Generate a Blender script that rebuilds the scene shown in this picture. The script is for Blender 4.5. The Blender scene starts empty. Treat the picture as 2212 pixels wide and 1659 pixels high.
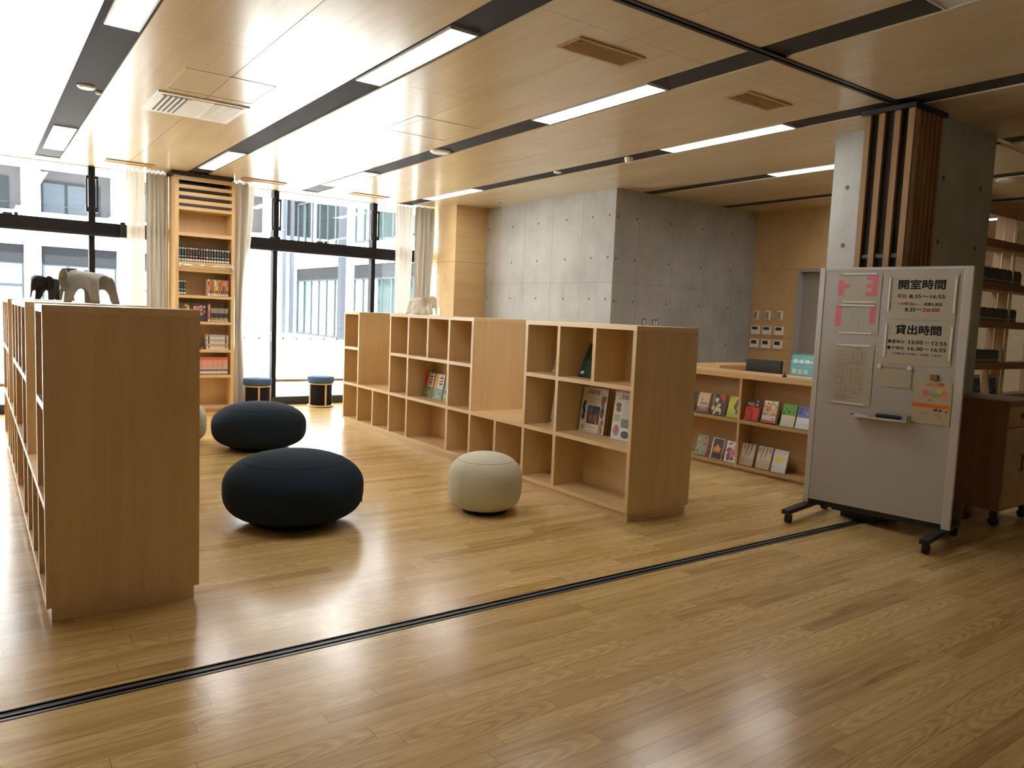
import bpy, bmesh, math, random
from mathutils import Vector, Matrix
random.seed(7)
S = bpy.context.scene
COL = S.collection
PI = math.pi

# ------------------------------------------------------------------ camera
cam_d = bpy.data.cameras.new('camera')
cam = bpy.data.objects.new('camera', cam_d); COL.objects.link(cam)
cam_d.sensor_fit = 'HORIZONTAL'; cam_d.sensor_width = 36.0
cam_d.lens = 1631.78 / 2212 * 36.0
cam_d.clip_start = 0.05; cam_d.clip_end = 200
yaw, pitch, roll = 0.62151893, 0.09083515, 0.0417775
fw = Vector((math.sin(yaw)*math.cos(pitch), math.cos(yaw)*math.cos(pitch), -math.sin(pitch)))
r0 = Vector((math.cos(yaw), -math.sin(yaw), 0)); u0 = r0.cross(fw)
rr = math.cos(roll)*r0 + math.sin(roll)*u0
uu = -math.sin(roll)*r0 + math.cos(roll)*u0
cam.matrix_world = Matrix(((rr.x, uu.x, -fw.x, 0), (rr.y, uu.y, -fw.y, 0), (rr.z, uu.z, -fw.z, 1.5), (0, 0, 0, 1)))
S.camera = cam

# ------------------------------------------------------------------ light and exposure
S.view_settings.view_transform = 'Standard'
S.view_settings.look = 'None'
S.view_settings.exposure = 1.35
S.view_settings.gamma = 1.0
S.view_settings.use_curve_mapping = False
W = bpy.data.worlds.new('World'); S.world = W; W.use_nodes = True
bg = W.node_tree.nodes['Background']
bg.inputs[0].default_value = (0.86, 0.93, 1.0, 1); bg.inputs[1].default_value = 5.5
sun_d = bpy.data.lights.new('sun', 'SUN'); sun_d.energy = 16.5; sun_d.angle = math.radians(3)
sun_d.color = (1.0, 0.97, 0.92)
sun = bpy.data.objects.new('sun', sun_d); COL.objects.link(sun)
sun.rotation_euler = Vector((0.35, 0.62, -1.0)).to_track_quat('-Z', 'Y').to_euler()
LAMP = 9.5
cy = S.cycles
cy.max_bounces = 8; cy.diffuse_bounces = 5; cy.glossy_bounces = 4; cy.transmission_bounces = 4
cy.transparent_max_bounces = 8; cy.sample_clamp_indirect = 6.0
cy.caustics_reflective = False; cy.caustics_refractive = False
cy.use_denoising = True

# ------------------------------------------------------------------ materials
MATS = {}
def P(name, col, rough=0.6, spec=0.4, metal=0.0, emit=None, es=0.0, coat=0.0):
    if name in MATS: return MATS[name]
    m = bpy.data.materials.new(name); m.use_nodes = True
    b = m.node_tree.nodes['Principled BSDF']
    b.inputs['Base Color'].default_value = (*col, 1); b.inputs['Roughness'].default_value = rough
    b.inputs['Specular IOR Level'].default_value = spec; b.inputs['Metallic'].default_value = metal
    b.inputs['Coat Weight'].default_value = coat; b.inputs['Coat Roughness'].default_value = 0.16
    if emit:
        b.inputs['Emission Color'].default_value = (*emit, 1); b.inputs['Emission Strength'].default_value = es
    MATS[name] = m; return m
def nodes(m):
    nt = m.node_tree
    def N(t, **k):
        n = nt.nodes.new(t)
        for a, v in k.items(): setattr(n, a, v)
        return n
    return nt, N, nt.links.new, nt.nodes['Principled BSDF']
def ramp(N, stops):
    r = N('ShaderNodeValToRGB'); e = r.color_ramp.elements
    while len(e) < len(stops): e.new(0.5)
    for i, (p, c) in enumerate(stops): e[i].position = p; e[i].color = (*c, 1)
    return r
def wood(name, axis, dark, light, rough=0.4, spec=0.4, fine=1.0, coat=0.0):
    if name in MATS: return MATS[name]
    m = P(name, light, rough, spec, coat=coat); nt, N, L, b = nodes(m)
    tc = N('ShaderNodeTexCoord'); mp = N('ShaderNodeMapping'); sc = [26*fine]*3; sc[axis] = 1.3*fine
    mp.inputs['Scale'].default_value = sc
    L(tc.outputs['Object'], mp.inputs['Vector'])
    n1 = N('ShaderNodeTexNoise'); n1.inputs['Scale'].default_value = 1.0; n1.inputs['Detail'].default_value = 6
    n1.inputs['Distortion'].default_value = 0.6
    L(mp.outputs[0], n1.inputs['Vector'])
    mp2 = N('ShaderNodeMapping'); s2 = [1.6]*3; s2[axis] = 0.5; mp2.inputs['Scale'].default_value = s2
    L(tc.outputs['Object'], mp2.inputs['Vector'])
    n2 = N('ShaderNodeTexNoise'); n2.inputs['Scale'].default_value = 1.5; n2.inputs['Detail'].default_value = 2
    L(mp2.outputs[0], n2.inputs['Vector'])
    ad = N('ShaderNodeMath', operation='ADD'); h = N('ShaderNodeMath', operation='MULTIPLY'); h.inputs[1].default_value = 0.5
    L(n1.outputs[0], ad.inputs[0]); L(n2.outputs[0], ad.inputs[1]); L(ad.outputs[0], h.inputs[0])
    r = ramp(N, [(0.32, dark), (0.66, light)]); L(h.outputs[0], r.inputs[0]); L(r.outputs[0], b.inputs['Base Color'])
    return m
MD, ML = (0.60, 0.41, 0.205), (0.70, 0.50, 0.27)
wx = wood('maple_x', 0, MD, ML); wy = wood('maple_y', 1, MD, ML); wz = wood('maple_z', 2, MD, ML)
wtop = wood('maple_top', 1, (0.66, 0.47, 0.255), (0.76, 0.565, 0.33), rough=0.3)
ply = wood('wall_plywood', 0, (0.50, 0.335, 0.155), (0.60, 0.43, 0.22), rough=0.38, spec=0.45, fine=0.7)
oakc = wood('counter_oak', 1, (0.44, 0.265, 0.12), (0.56, 0.36, 0.17))
ceilm = wood('ceiling_veneer', 1, (0.54, 0.43, 0.27), (0.62, 0.51, 0.34), rough=0.21, spec=0.36, fine=0.7)
cedar = wood('screen_cedar', 2, (0.24, 0.13, 0.045), (0.35, 0.20, 0.075), rough=0.5)
vent_w = P('vent_wood', (0.44, 0.28, 0.13), 0.8, 0.1); vent_in = P('vent_inside', (0.03, 0.02, 0.012), 0.8)
black = P('black_metal', (0.012, 0.012, 0.014), 0.35); blackp = P('black_plastic', (0.015, 0.015, 0.016), 0.45)
strip_m = P('strip_grey', (0.050, 0.047, 0.047), 0.8, 0.12)
frame_m = P('window_frame', (0.010, 0.010, 0.012), 0.6, 0.15)
sill_m = P('sill_metal', (0.045, 0.048, 0.052), 0.6, 0.15)
chrome = P('chrome', (0.8, 0.8, 0.8), 0.15, metal=1.0)
alu = P('aluminium_white', (0.58, 0.57, 0.56), 0.4)
wboard = P('whiteboard_face', (0.47, 0.465, 0.475), 0.4, 0.3)
white = P('white_plastic', (0.78, 0.77, 0.73), 0.4); whitem = P('white_matte', (0.8, 0.79, 0.76), 0.8)
paper = P('paper', (0.47, 0.45, 0.385), 0.6); paper2 = P('laminate', (0.48, 0.455, 0.375), 0.4)
ink = P('ink', (0.015, 0.015, 0.018), 0.6); redink = P('red_ink', (0.6, 0.03, 0.03), 0.6); greyink = P('grey_ink', (0.25, 0.24, 0.22), 0.7)
lineink = P('line_ink', (0.18, 0.17, 0.14), 0.7); pink = P('pink', (0.70, 0.20, 0.26), 0.6); orange = P('orange_ink', (0.75, 0.17, 0.03), 0.6)
teal = P('teal_card', (0.10, 0.42, 0.45), 0.5)
doorm = P('door_grey', (0.30, 0.27, 0.25), 0.5); doorf = P('door_frame_grey', (0.36, 0.35, 0.36), 0.45)
screen_m = P('lcd', (0.05, 0.055, 0.055), 0.25)
navy = P('navy_wool', (0.013, 0.022, 0.034), 0.9, 0.15); navy_s = P('navy_seam', (0.008, 0.013, 0.020), 0.9, 0.1)
cream = P('cream_wool', (0.58, 0.565, 0.45), 0.9, 0.15); cream_s = P('cream_seam', (0.42, 0.40, 0.31), 0.9, 0.1)
stool_blue = P('stool_blue', (0.055, 0.10, 0.19), 0.85, 0.2); felt = P('black_felt', (0.014, 0.013, 0.014), 0.95, 0.1)
drape = P('grey_drape', (0.54, 0.52, 0.48), 0.9, 0.1)
eleg = P('elephant_grey', (0.43, 0.45, 0.45), 0.5); elek = P('elephant_black', (0.018, 0.018, 0.02), 0.45); elew = P('elephant_white', (0.82, 0.79, 0.70), 0.5)
def fabric_noise(m, sc=900, amt=0.35):
    nt, N, L, b = nodes(m); c = tuple(b.inputs['Base Color'].default_value)[:3]
    tc = N('ShaderNodeTexCoord'); n = N('ShaderNodeTexNoise'); n.inputs['Scale'].default_value = sc
    L(tc.outputs['Object'], n.inputs['Vector'])
    r = ramp(N, [(0.3, tuple(x*(1-amt) for x in c)), (0.7, tuple(x*(1+amt) for x in c))])
    L(n.outputs[0], r.inputs[0]); L(r.outputs[0], b.inputs['Base Color'])
for m_ in (navy, cream, stool_blue, felt): fabric_noise(m_, 900, 0.16)

# sheer: translucent cloth
sheer = P('sheer_cloth', (0.86, 0.855, 0.83), 0.9, 0.05)
nt, N, L, b = nodes(drape)
tr = N('ShaderNodeBsdfTranslucent'); tr.inputs[0].default_value = (0.50, 0.46, 0.40, 1); mx = N('ShaderNodeMixShader'); mx.inputs[0].default_value = 0.04
L(b.outputs[0], mx.inputs[1]); L(tr.outputs[0], mx.inputs[2]); L(mx.outputs[0], nt.nodes['Material Output'].inputs[0])
nt, N, L, b = nodes(sheer)
tr = N('ShaderNodeBsdfTranslucent'); tr.inputs[0].default_value = (0.80, 0.80, 0.77, 1)
tp = N('ShaderNodeBsdfTransparent'); mx = N('ShaderNodeMixShader'); mx.inputs[0].default_value = 0.06
mx2 = N('ShaderNodeMixShader'); mx2.inputs[0].default_value = 0.015
out = nt.nodes['Material Output']
L(b.outputs[0], mx.inputs[1]); L(tr.outputs[0], mx.inputs[2]); L(mx.outputs[0], mx2.inputs[1]); L(tp.outputs[0], mx2.inputs[2]); L(mx2.outputs[0], out.inputs[0])
def glassy(name, tint, refl):
    m = P(name, tint, 0.05); nt, N, L, b = nodes(m)
    t = N('ShaderNodeBsdfTransparent'); t.inputs[0].default_value = (*tint, 1)
    g = N('ShaderNodeBsdfGlossy'); g.inputs['Roughness'].default_value = 0.01
    lw = N('ShaderNodeLayerWeight'); lw.inputs[0].default_value = 0.12
    mu = N('ShaderNodeMath', operation='MULTIPLY_ADD'); mu.inputs[1].default_value = 0.5 if refl > 0.018 else 0.04; mu.inputs[2].default_value = refl
    L(lw.outputs['Facing'], mu.inputs[0])
    x = N('ShaderNodeMixShader'); L(mu.outputs[0], x.inputs[0]); L(t.outputs[0], x.inputs[1]); L(g.outputs[0], x.inputs[2])
    L(x.outputs[0], nt.nodes['Material Output'].inputs[0]); return m
glass = glassy('window_glass', (0.97, 0.985, 0.985), 0.02)
acryl = glassy('clear_acrylic', (0.95, 0.97, 0.96), 0.006)
# diffuser
lampm = P('lamp_diffuser', (0.9, 0.9, 0.9), 0.5, emit=(1.0, 0.965, 0.94), es=LAMP)
lampoff = P('lamp_off', (0.62, 0.62, 0.58), 0.3)
# oak floor boards along X
floorm = P('oak_floor', (0.5, 0.33, 0.17), 0.27, 0.85)
nt, N, L, b = nodes(floorm)
def M(op, a, bb=None, c=None):
    n = N('ShaderNodeMath', operation=op)
    for i, v in enumerate((a, bb, c)):
        if v is None: continue
        if isinstance(v, (int, float)): n.inputs[i].default_value = v
        else: L(v, n.inputs[i])
    return n.outputs[0]
tc = N('ShaderNodeTexCoord'); sx = N('ShaderNodeSeparateXYZ'); L(tc.outputs['Object'], sx.inputs[0])
yr = M('DIVIDE', sx.outputs[1], 0.0885); row = M('FLOOR', yr); fy = M('FRACT', yr)
wn = N('ShaderNodeTexWhiteNoise', noise_dimensions='1D'); L(row, wn.inputs['W'])
xr = M('ADD', M('DIVIDE', sx.outputs[0], 0.93), M('MULTIPLY', wn.outputs['Value'], 9.7)); colm = M('FLOOR', xr); fx = M('FRACT', xr)
cv = N('ShaderNodeCombineXYZ'); L(row, cv.inputs[0]); L(colm, cv.inputs[1])
wn2 = N('ShaderNodeTexWhiteNoise', noise_dimensions='2D'); L(cv.outputs[0], wn2.inputs['Vector'])
# grain
cg = N('ShaderNodeCombineXYZ'); L(M('ADD', M('MULTIPLY', sx.outputs[0], 2.4), M('MULTIPLY', wn2.outputs['Value'], 40.0)), cg.inputs[0])
L(M('MULTIPLY', sx.outputs[1], 34.0), cg.inputs[1]); L(M('MULTIPLY', wn2.outputs['Value'], 30.0), cg.inputs[2])
ng = N('ShaderNodeTexNoise'); ng.inputs['Scale'].default_value = 1.0; ng.inputs['Detail'].default_value = 5; ng.inputs['Distortion'].default_value = 0.8
L(cg.outputs[0], ng.inputs['Vector'])
wv = N('ShaderNodeTexWave', wave_type='RINGS', rings_direction='Z'); wv.inputs['Scale'].default_value = 0.9; wv.inputs['Distortion'].default_value = 5; wv.inputs['Detail'].default_value = 2
cg2 = N('ShaderNodeCombineXYZ'); L(M('MULTIPLY', M('SUBTRACT', fx, wn.outputs['Value']), 3.0), cg2.inputs[0]); L(M('MULTIPLY', M('SUBTRACT', fy, 0.5), 2.2), cg2.inputs[1]); L(wn2.outputs['Value'], cg2.inputs[2])
L(cg2.outputs[0], wv.inputs['Vector'])
wmask = M('MULTIPLY', M('GREATER_THAN', wn2.outputs['Value'], 0.72), 0.22)
tone = M('ADD', M('MULTIPLY', ng.outputs[0], 0.75), M('SUBTRACT', M('MULTIPLY', wn2.outputs['Value'], 0.42), M('MULTIPLY', wv.outputs['Fac'], wmask)))
r = ramp(N, [(0.18, (0.31, 0.18, 0.062)), (0.5, (0.54, 0.368, 0.146)), (0.88, (0.69, 0.51, 0.23))]); L(tone, r.inputs[0])
ey = M('LESS_THAN', M('MINIMUM', fy, M('SUBTRACT', 1.0, fy)), 0.013)
ex = M('LESS_THAN', M('MINIMUM', fx, M('SUBTRACT', 1.0, fx)), 0.0013)
gap = M('MAXIMUM', ey, ex)
mc = N('ShaderNodeMix', data_type='RGBA'); L(M('MULTIPLY', gap, 0.6), mc.inputs[0]); L(r.outputs[0], mc.inputs[6]); mc.inputs[7].default_value = (0.10, 0.055, 0.025, 1)
L(mc.outputs[2], b.inputs['Base Color'])
L(M('ADD', M('MULTIPLY', ng.outputs[0], 0.06), 0.18), b.inputs['Roughness'])
# concrete
conc = P('fair_faced_concrete', (0.38, 0.37, 0.34), 0.62, 0.35)
nt, N, L, b = nodes(conc)
tc = N('ShaderNodeTexCoord'); n1 = N('ShaderNodeTexNoise'); n1.inputs['Scale'].default_value = 1.1; n1.inputs['Detail'].default_value = 8; n1.inputs['Roughness'].default_value = 0.62
L(tc.outputs['Object'], n1.inputs['Vector'])
mp = N('ShaderNodeMapping'); mp.inputs['Scale'].default_value = (9, 9, 0.7); L(tc.outputs['Object'], mp.inputs['Vector'])
n2 = N('ShaderNodeTexNoise'); n2.inputs['Scale'].default_value = 1.0; n2.inputs['Detail'].default_value = 5; L(mp.outputs[0], n2.inputs['Vector'])
ad = N('ShaderNodeMath', operation='MULTIPLY_ADD'); ad.inputs[1].default_value = 0.16; L(n2.outputs[0], ad.inputs[0])
mm = N('ShaderNodeMath', operation='MULTIPLY'); mm.inputs[1].default_value = 0.84; L(n1.outputs[0], mm.inputs[0]); L(mm.outputs[0], ad.inputs[2])
r = ramp(N, [(0.36, (0.285, 0.28, 0.262)), (0.5, (0.35, 0.343, 0.322)), (0.64, (0.415, 0.408, 0.385))]); L(ad.outputs[0], r.inputs[0]); L(r.outputs[0], b.inputs['Base Color'])
conc_d = P('tie_hole_grey', (0.10, 0.095, 0.085), 0.8); conc_j = P('form_joint', (0.25, 0.245, 0.225), 0.7)
# outside
ext_w = P('render_white', (0.80, 0.80, 0.79), 0.9); ext_g = P('recess_shade_grey', (0.065, 0.064, 0.068), 0.9, 0.05); ext_d = P('grille_grey', (0.012, 0.0125, 0.0145), 0.9, 0.05)  # recess wall is light grey, darkened here to put its shade in the colour
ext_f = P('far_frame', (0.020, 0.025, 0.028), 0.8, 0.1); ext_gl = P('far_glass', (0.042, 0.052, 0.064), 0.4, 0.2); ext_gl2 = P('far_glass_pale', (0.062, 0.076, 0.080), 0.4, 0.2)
deck = P('pale_deck', (0.78, 0.77, 0.74), 0.9); benchw = P('bench_wood', (0.16, 0.10, 0.06), 0.8, 0.1)

# ------------------------------------------------------------------ mesh builder
class MB:
    def __init__(s): s.v = []; s.f = []; s.m = []; s.sm = []
    def add(s, vs, fs, mi=0, smooth=False):
        o = len(s.v); s.v += [tuple(v) for v in vs]
        for f in fs: s.f.append([i+o for i in f]); s.m.append(mi); s.sm.append(smooth)
        return s
    def box(s, x0, x1, y0, y1, z0, z1, mi=0):
        v = [(x, y, z) for z in (z0, z1) for y in (y0, y1) for x in (x0, x1)]
        return s.add(v, [(0, 2, 3, 1), (4, 5, 7, 6), (0, 1, 5, 4), (2, 6, 7, 3), (0, 4, 6, 2), (1, 3, 7, 5)], mi)
    def rbox(s, x0, x1, y0, y1, z0, z1, bev=0.003, mi=0, seg=2):
        bm = bmesh.new(); bmesh.ops.create_cube(bm, size=1.0)
        for v in bm.verts: v.co = Vector((x0+(v.co.x+.5)*(x1-x0), y0+(v.co.y+.5)*(y1-y0), z0+(v.co.z+.5)*(z1-z0)))
        bmesh.ops.bevel(bm, geom=list(bm.edges), offset=bev, segments=seg, profile=0.5, affect='EDGES')
        bm.verts.index_update()
        s.add([v.co for v in bm.verts], [[v.index for v in f.verts] for f in bm.faces], mi, False); bm.free(); return s
    def rect(s, u0, u1, w0, w1, y=0.0, mi=0):           # a patch facing -Y
        return s.add([(u0, y, w0), (u1, y, w0), (u1, y, w1), (u0, y, w1)], [(0, 1, 2, 3)], mi)
    def poly(s, pts, y=0.0, mi=0):
        return s.add([(u, y, w) for u, w in pts], [tuple(range(len(pts)))], mi)
    def ell(s, cu, cw, ru, rw, y=0.0, mi=0, n=20, rot=0.0):
        ca, sa = math.cos(rot), math.sin(rot)
        return s.poly([(cu+ru*math.cos(a)*ca-rw*math.sin(a)*sa, cw+ru*math.cos(a)*sa+rw*math.sin(a)*ca) for a in [2*PI*i/n for i in range(n)]], y, mi)
    def lathe(s, prof, cx=0, cy_=0, n=48, mi=0, smooth=True, cap=True):
        vs = []; fs = []
        for r_, z in prof:
            for i in range(n): vs.append((cx+r_*math.cos(2*PI*i/n), cy_+r_*math.sin(2*PI*i/n), z))
        for k in range(len(prof)-1):
            for i in range(n):
                j = (i+1) % n; fs.append((k*n+i, k*n+j, (k+1)*n+j, (k+1)*n+i))
        s.add(vs, fs, mi, smooth)
        if cap:
            o = len(s.v)-len(vs)
            s.f.append([o+i for i in range(n)][::-1]); s.m.append(mi); s.sm.append(False)
            s.f.append([o+(len(prof)-1)*n+i for i in range(n)]); s.m.append(mi); s.sm.append(False)
        return s
    def tube(s, pts, r_, n=10, mi=0, closed=False):
        pts = [Vector(p) for p in pts]; vs = []; fs = []; K = len(pts)
        for k, p in enumerate(pts):
            a = pts[k-1] if (k > 0 or closed) else p
            c = pts[(k+1) % K] if (k < K-1 or closed) else p
            t = (c-a).normalized(); up = Vector((0, 0, 1)) if abs(t.z) < 0.95 else Vector((1, 0, 0))
            e1 = t.cross(up).normalized(); e2 = e1.cross(t)
            for i in range(n): vs.append(p+r_*(math.cos(2*PI*i/n)*e1+math.sin(2*PI*i/n)*e2))
        for k in range(K if closed else K-1):
            k2 = (k+1) % K
            for i in range(n):
                j = (i+1) % n; fs.append((k*n+i, k*n+j, k2*n+j, k2*n+i))
        if not closed: fs += [tuple(range(n))[::-1], tuple(range((K-1)*n, K*n))]
        return s.add(vs, fs, mi, True)
    def prism(s, pts, z0, z1, mi=0):                      # polygon in XY extruded in z
        n = len(pts); v = [(x, y, z0) for x, y in pts]+[(x, y, z1) for x, y in pts]
        return s.add(v, [tuple(range(n))[::-1], tuple(range(n, 2*n))]+[(i, (i+1) % n, n+(i+1) % n, n+i) for i in range(n)], mi)
    def mesh(s, name, mats):
        me = bpy.data.meshes.new(name); me.from_pydata(s.v, [], s.f)
        for m in mats: me.materials.append(m)
        me.polygons.foreach_set('material_index', s.m); me.polygons.foreach_set('use_smooth', s.sm)
        bm = bmesh.new(); bm.from_mesh(me); bmesh.ops.recalc_face_normals(bm, faces=[f for f in bm.faces]) if len(bm.faces) > 1 and not getattr(s, 'keep', False) else None
        bm.to_mesh(me); bm.free(); me.update(); return me
def put(name, mb, mats, parent=None, loc=(0, 0, 0), rot=(0, 0, 0), label=None):
    mats = mats if isinstance(mats, (list, tuple)) else [mats]
    o = bpy.data.objects.new(name, mb.mesh(name, mats)); COL.objects.link(o)
    o.location = loc; o.rotation_euler = rot
    if parent: o.parent = parent
    if label: o['label'] = label
    return o
def tag(o, label, cat, group=None):
    o['label'] = label; o['category'] = cat
    if group: o['group'] = group
    return o
def thing(name, label, cat, loc=(0, 0, 0), rot=(0, 0, 0), group=None):
    o = bpy.data.objects.new(name, None); COL.objects.link(o); o.empty_display_size = 0.05
    o.location = loc; o.rotation_euler = rot
    return tag(o, label, cat, group)
def solo(name, mb, mats, label, cat, loc=(0, 0, 0), rot=(0, 0, 0), group=None):
    return tag(put(name, mb, mats, None, loc, rot), label, cat, group)
def struct(name, mb, mats, parent=None, loc=(0, 0, 0)):
    o = put(name, mb, mats, parent, loc)
    if not parent: o['kind'] = 'structure'
    return o
def clone(o, loc, rot, label, group=None):
    c = o.copy(); COL.objects.link(c); c.location = loc; c.rotation_euler = rot; c['label'] = label
    if group: c['group'] = group
    for ch in o.children:
        d = ch.copy(); COL.objects.link(d); d.parent = c
        for g in ch.children:
            e = g.copy(); COL.objects.link(e); e.parent = d
    return c
ORD = ['first', 'second', 'third', 'fourth', 'fifth', 'sixth', 'seventh', 'eighth', 'ninth', 'tenth', 'eleventh', 'twelfth', 'thirteenth', 'fourteenth', 'fifteenth', 'sixteenth', 'seventeenth', 'eighteenth', 'nineteenth', 'twentieth', 'twenty-first', 'twenty-second', 'twenty-third', 'twenty-fourth']
def text(mb, string, u, w, height, width=None, y=-0.0012, mi=0, bold=0.0, align='LEFT', vertical=False, shear=0.0):
    cu = bpy.data.curves.new('t', 'FONT'); cu.body = string; cu.size = 1.0; cu.resolution_u = 3
    ob = bpy.data.objects.new('t', cu); COL.objects.link(ob)
    dg = bpy.context.evaluated_depsgraph_get(); me = bpy.data.meshes.new_from_object(ob.evaluated_get(dg))
    vs = [v.co.copy() for v in me.vertices]; fs = [tuple(p.vertices) for p in me.polygons]
    bpy.data.objects.remove(ob); bpy.data.curves.remove(cu); bpy.data.meshes.remove(me)
    if not vs: return mb
    x0 = min(v.x for v in vs); x1 = max(v.x for v in vs); z0 = min(v.y for v in vs); z1 = max(v.y for v in vs)
    sz = height/max(z1-z0, 1e-6); sxx = (width/max(x1-x0, 1e-6)) if width else sz
    wid = (x1-x0)*sxx; off = {'LEFT': 0, 'CENTER': -wid/2, 'RIGHT': -wid}[align]
    if bold > 0.002:
        d_ = bold*height*1.1
        for (da, dc) in ((d_, 0), (-d_, 0), (0, d_*0.7), (0, -d_*0.7)):
            mb.add([(u+c2, y, w-a2) if vertical else (u+a2, y, w+c2) for a2, c2 in (((v.x-x0)*sxx+off+da, (v.y-z0)*sz+dc) for v in vs)], fs, mi)
    pts = []
    for v in vs:
        a = (v.x-x0)*sxx+off; c = (v.y-z0)*sz; a += shear*c
        pts.append((u+c, y, w-a) if vertical else (u+a, y, w+c))
    return mb.add(pts, fs, mi)

# ================================================================== SETTING
Zc = 3.19
struct('floor', MB().box(-6, 14.5, -4, 3.075, -0.12, 0).box(-6, 14.5, 3.16, 11.44, -0.12, 0).box(-6, 14.5, 3.075, 3.16, -0.12, -0.022), floorm)
fr = thing('floor_rail', 'black twin-groove sliding screen rail set across the oak floor', 'rail', (0, 3.117, 0))
put('rail_channel', MB().box(-6, 5.95, -0.041, 0.041, -0.021, -0.012).box(-6, 5.95, -0.041, -0.034, -0.012, 0.002).box(-6, 5.95, 0.034, 0.041, -0.012, 0.002).box(-6, 5.95, -0.006, 0.006, -0.012, 0.001), black, fr)
put('rail_lip', MB().box(-6, 5.95, -0.030, -0.016, -0.012, -0.002).box(-6, 5.95, 0.016, 0.030, -0.012, -0.004), P('rail_grey', (0.14, 0.15, 0.16), 0.3), fr)
# ceiling: veneer panels between dark strips
strips = [(-2.60, -2.34), (-0.98, -0.72), (0.645, 0.915), (2.32, 2.585), (3.95, 4.215), (5.545, 5.80), (7.26, 7.51), (8.83, 9.08), (10.45, 10.70), (12.07, 12.32)]
xs_ = [(-6, strips[0][0])]+[(strips[i][1], strips[i+1][0]) for i in range(len(strips)-1)]+[(strips[-1][1], 14.5)]
ys_ = [-4, -0.16, 1.66, 3.065, 3.145, 3.48, 5.30, 7.12, 8.94, 10.76, 11.44]
cb = MB(); g = 0.0022
for (xa, xb) in xs_:
    halves = [(xa, xb)] if xb-xa > 2.5 else [(xa, (xa+xb)/2), ((xa+xb)/2, xb)]
    for i in range(len(ys_)-1):
        if abs(ys_[i]-3.065) < 1e-6: continue
        for (h0, h1) in halves:
            cb.box(h0+(g if h0 != xa else 0), h1-(g if h1 != xb else 0), ys_[i]+(0.0012 if i else 0), ys_[i+1]-0.0012, Zc, Zc+0.02)
for (xa, xb) in strips:
    cb.box(xa, xb, 10.76 if xa == 2.32 else 11.05, 11.44, Zc, Zc+0.02)
struct('ceiling', cb, ceilm)
for i, (xa, xb) in enumerate(strips):
    struct('trim_%d' % (i+1), MB().box(xa, xb, -4, 3.065, Zc+0.012, Zc+0.02).box(xa, xb, 3.145, 10.76 if xa == 2.32 else 11.05, Zc+0.012, Zc+0.02), strip_m)
struct('roof', MB().box(-6.2, 14.7, -4.2, 11.6, Zc+0.022, Zc+0.4), ext_w)
cr = thing('ceiling_rail', 'black sliding screen rail running across the veneer ceiling', 'rail', (0, 3.105, Zc))
put('rail_channel', MB().box(-6, 5.95, -0.038, 0.038, 0.006, 0.018).box(-6, 5.95, -0.038, -0.010, -0.004, 0.006).box(-6, 5.95, 0.010, 0.038, -0.004, 0.006), black, cr)
# walls out of sight / at the sides
struct('wall_left', MB().box(-6.2, -6, -4, 11.44, 0, Zc), ply)
struct('wall_back', MB().box(-6, 14.5, -4.2, -4, 0, Zc), P('back_wall_white', (0.80, 0.78, 0.72), 0.8))
struct('wall_right', MB().box(14.5, 14.7, -4, 11.44, 0, Zc), P('beige_wall', (0.62, 0.54, 0.40), 0.7))
# concrete block
X0, Y0, X1 = 6.80, 7.35, 9.70
kb = MB().box(X0, X1, Y0, 11.44, 0, Zc)
e = 0.0006
for yj in (9.971, 9.319, 8.652, 7.995): kb.box(X0-e, X0, yj-0.003, yj+0.003, 0, Zc-0.02, 2)
kb.box(X0-e, X0, Y0, 10.36, 1.980, 1.986, 2)
for xj in (7.235, 7.90, 8.56, 9.22): kb.box(xj-0.003, xj+0.003, Y0-e, Y0, 0, Zc-0.02, 2)
kb.box(X0, X1, Y0-e, Y0, 1.980, 1.986, 2)
for zz in (2.853, 2.309, 1.761, 1.21, 0.66):
    for yh in (10.30, 9.645, 8.99, 8.34, 7.792, 7.462):
        n = 14; kb.add([(X0-0.001, yh+0.016*math.cos(2*PI*i/n), zz+0.016*math.sin(2*PI*i/n)) for i in range(n)], [tuple(range(n))], 1)
    for xh in (6.845, 7.185, 7.84, 8.50, 9.15): kb.ell(xh, zz-0.02, 0.016, 0.016, Y0-0.001, 1, 14)
struct('wall_concrete', kb, [conc, conc_d, conc_j])
# right plywood wall x = 9.7 with a grey door recess
pw = MB().box(9.702, 9.9, 6.59, 7.9, 0, Zc).box(9.702, 9.9, 4.75, 5.62, 0, Zc).box(9.702, 9.9, 5.62, 6.59, 2.325, Zc)
for z_ in (1.332,): pw.box(9.7012, 9.702, 6.59, Y0-0.002, z_-0.002, z_+0.002, 1)
pw.box(9.7012, 9.702, 4.75, Y0-0.002, 2.324, 2.328, 1)
struct('wall_east', pw, [ply, P('seam_brown', (0.2, 0.12, 0.05), 0.7)])
d1 = struct('door_1', MB().box(9.80, 9.84, 5.66, 6.55, 0.004, 2.29), doorm)
put('door_frame', MB().box(9.697, 9.86, 6.55, 6.588, 0, 2.322).box(9.697, 9.86, 5.622, 5.66, 0, 2.322).box(9.697, 9.86, 5.66, 6.55, 2.29, 2.322), doorf, d1)
put('door_handle', MB().tube([(9.79, 5.74, 0.95), (9.76, 5.74, 0.95), (9.76, 5.74, 1.25), (9.79, 5.74, 1.25)], 0.01), chrome, d1)
struct('wall_north', MB().box(9.902, 14.5, 7.2, 7.36, 0, Zc), P('beige_wall', (0.55, 0.47, 0.34), 0.7))
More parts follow.
